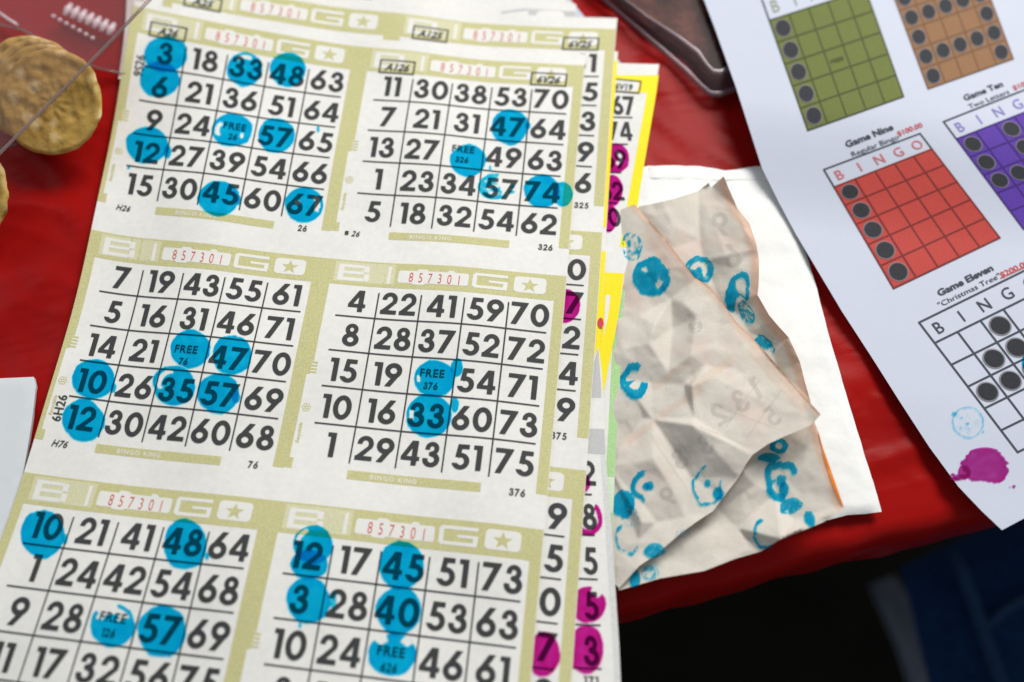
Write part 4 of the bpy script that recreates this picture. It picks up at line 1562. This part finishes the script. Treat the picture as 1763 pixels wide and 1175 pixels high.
# ------------------------------------------------------------------ corn crisps in a clear clamshell
def cookie(px, py, r, z0, tilt, seed, label):
    c = unproj(np.array([float(px)]), np.array([float(py)]), z0)[0]
    nr, na = 22, 72
    V = []
    th = .0016
    for side in (1, -1):
        for j in range(nr + 1):
            rad = j / nr
            for k in range(na):
                t = 2 * math.pi * k / na
                w = 1 + .026 * mnoise.noise(Vector((math.cos(t) * 2, math.sin(t) * 2, seed))) + .016 * mnoise.noise(Vector((math.cos(t) * 6, math.sin(t) * 6, seed + 5)))
                x, y = r * rad * w * math.cos(t), r * rad * w * math.sin(t)
                e = math.sqrt(max(0, 1 - max(0, (rad - .9) / .1) ** 2))
                z = side * th * e + .0011 * mnoise.noise(Vector((x * 170, y * 170, seed))) + .0008 * mnoise.noise(Vector((x * 420, y * 420, seed + 3))) + .0018 * mnoise.noise(Vector((x * 40, y * 40, seed + 8))) + .0007 * rad ** 3 + .0009 * max(0, mnoise.noise(Vector((x * 300, y * 300, seed + 50))) - .25)
                V.append((x, y, z))
    F = []
    n1 = (nr + 1) * na
    for s in (0, 1):
        for j in range(nr):
            for k in range(na):
                a = s * n1 + j * na
                f = (a + k, a + na + k, a + na + (k + 1) % na, a + (k + 1) % na)
                F.append(f if s == 0 else f[::-1])
    b = nr * na
    for k in range(na):
        F.append((b + k, n1 + b + k, n1 + b + (k + 1) % na, b + (k + 1) % na))
    o = MB().add(V, F, M['cookie']).build('corn_crisp')
    o.location = c
    o.rotation_euler = tilt
    tag(o, label, 'crisp', 'round crisps in the clear clamshell')
    return o


R_ = .0228
cookie(89, 176, R_, 0.0205, (math.radians(26), math.radians(-3), .0), 1.0, 'large round golden crisp at the front of the stack, fully in view')
cookie(75, 166, R_ * .99, 0.0172, (math.radians(25), math.radians(-4), .0), 9.0, 'round crisp directly behind the front one, only its upper rim showing')
cookie(61, 157, R_ * 1.0, 0.0140, (math.radians(24), math.radians(-2), .0), 17.0, 'third round crisp of the stack, upper rim peeking past the second')
cookie(46, 151, R_ * 1.0, 0.0110, (math.radians(25), math.radians(-3), .0), 25.0, 'lowest crisp of the stack of four, furthest up and left')
cookie(-72, 334, R_, .0150, (math.radians(24), math.radians(-4), .0), 33.0, 'round crisp cut by the left side, only its right rim in view')

cl = empty('clamshell')
tag(cl, 'clear plastic clamshell box holding round golden crisps', 'clamshell')


def px_panel(mb, pts, mat, step=20):
    """Panel through outline points (px, py, z mm), heights interpolated by a plane fit."""
    A = np.array(pts, float)
    k = np.linalg.lstsq(np.c_[np.ones(len(A)), A[:, :2]], A[:, 2] * .001, rcond=None)[0]
    P, T, o_ = polymesh([tuple(p[:2]) for p in pts], step)
    h = k[0] + k[1] * P[:, 0] + k[2] * P[:, 1]
    mb.add(unproj_h(P[:, 0], P[:, 1], h), T, mat)


mb = MB()
px_panel(mb, [(-90, 350, 34), (2, 262, 34), (120, 142, 34), (232, 28, 34), (300, -45, 34), (-90, -45, 52)], M['clear'])
fixup(mb.build('lid', cl))
mb = MB()
tube(mb, unproj_h([-90, 0, 60, 120, 180, 230, 300], [352, 264, 203, 143, 82, 29, -44], .0343), .0007, M['clear_rim'], 8)
mb.build('lid_rim', cl)
mb = MB()
px_panel(mb, [(-90, 30, 2.5), (40, 50, 2.5), (120, 95, 2.5), (170, 118, 2.5), (216, 128, 2.5), (250, 40, 2.5), (250, -45, 2.5), (-90, -45, 2.5)], M['clear'])
base = fixup(mb.build('base', cl))
mb = MB()
tube(mb, unproj_h([-60, 40, 120, 165, 216], [32, 52, 97, 117, 129], .0028), .0006, M['clear_rim'], 6)
tube(mb, unproj_h([-30, 5, 28, 45], [252, 256, 248, 232], .0028), .0006, M['clear_rim'], 6)
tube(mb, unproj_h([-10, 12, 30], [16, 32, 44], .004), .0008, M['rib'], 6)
mb.build('base_edge', base)
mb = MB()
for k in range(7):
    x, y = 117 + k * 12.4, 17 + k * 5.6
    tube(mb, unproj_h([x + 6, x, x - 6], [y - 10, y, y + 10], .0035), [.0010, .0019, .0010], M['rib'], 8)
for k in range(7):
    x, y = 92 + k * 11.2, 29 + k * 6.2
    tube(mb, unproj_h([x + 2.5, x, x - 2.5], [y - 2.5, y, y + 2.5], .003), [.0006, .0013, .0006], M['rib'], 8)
mb.build('ribs', base)  # stiffening ribs, their bright glints painted as pale colour


# ------------------------------------------------------------------ smoky food tray, top right
tr_ = empty('food_tray')
tag(tr_, 'smoky clear plastic tray of brown food, its corner under the printed sheet', 'food tray')
rim = [(1000, -40), (1032, -8), (1085, 38), (1138, 84), (1183, 124), (1210, 151), (1224, 162), (1240, 163), (1268, 153), (1330, 134), (1400, 112), (1420, 60), (1400, -50), (1200, -60)]
ZT = .003
base_xy = unproj_h([p[0] for p in rim], [p[1] for p in rim], ZT)[:, :2]
cxy = base_xy.mean(0)
dv = cxy - base_xy
dv /= np.linalg.norm(dv, axis=1, keepdims=True)


def ringmesh(mb, levels, mat):
    rows = [np.c_[base_xy + dv * inset, np.full(len(base_xy), z)] for inset, z in levels]
    n = len(base_xy)
    V = np.concatenate(rows)
    F = []
    for j in range(len(rows) - 1):
        for k in range(n):
            F.append((j * n + k, j * n + (k + 1) % n, (j + 1) * n + (k + 1) % n, (j + 1) * n + k))
    mb.add(V, F, mat)


mb = MB(); ringmesh(mb, [(.0, .0008), (-.0009, .0018), (-.0004, .0030), (.0008, .0034), (.0016, .0032)], M['smoky_rim']); mb.build('rim', tr_)
mb = MB(); ringmesh(mb, [(.0016, .0032), (.0032, .0052), (.0056, .0078), (.0068, .0086)], M['smoky']); mb.build('wall', tr_)
mb = MB(); ringmesh(mb, [(.0068, .0086), (.0074, .0092), (.0084, .0094), (.0096, .0090)], M['smoky_rim']); mb.build('lid_edge', tr_)
mb = MB()
ol = base_xy + dv * .0082
P, T, o_ = polymesh([tuple(p * 1000) for p in ol], 1.3)
zz = .0052 + .0022 * vnoise(P[:, 0], P[:, 1], .16, 2) + .0012 * vnoise(P[:, 0], P[:, 1], .45, 6)
zz -= .003 * (1 - smooth(edgedist(P, o_) / 5))
mb.add(np.c_[P / 1000, zz], T, M['food'])
food = fixup(mb.build('food_filling'))
tag(food, 'lumpy brown food filling the smoky plastic tray', 'food')
mb = MB()
P, T, o_ = polymesh([tuple(p * 1000) for p in (base_xy + dv * .0096)], 5)
mb.add(np.c_[P / 1000, np.full(len(P), .0090)], T, M['smoky_lid'])
fixup(mb.build('lid', tr_))
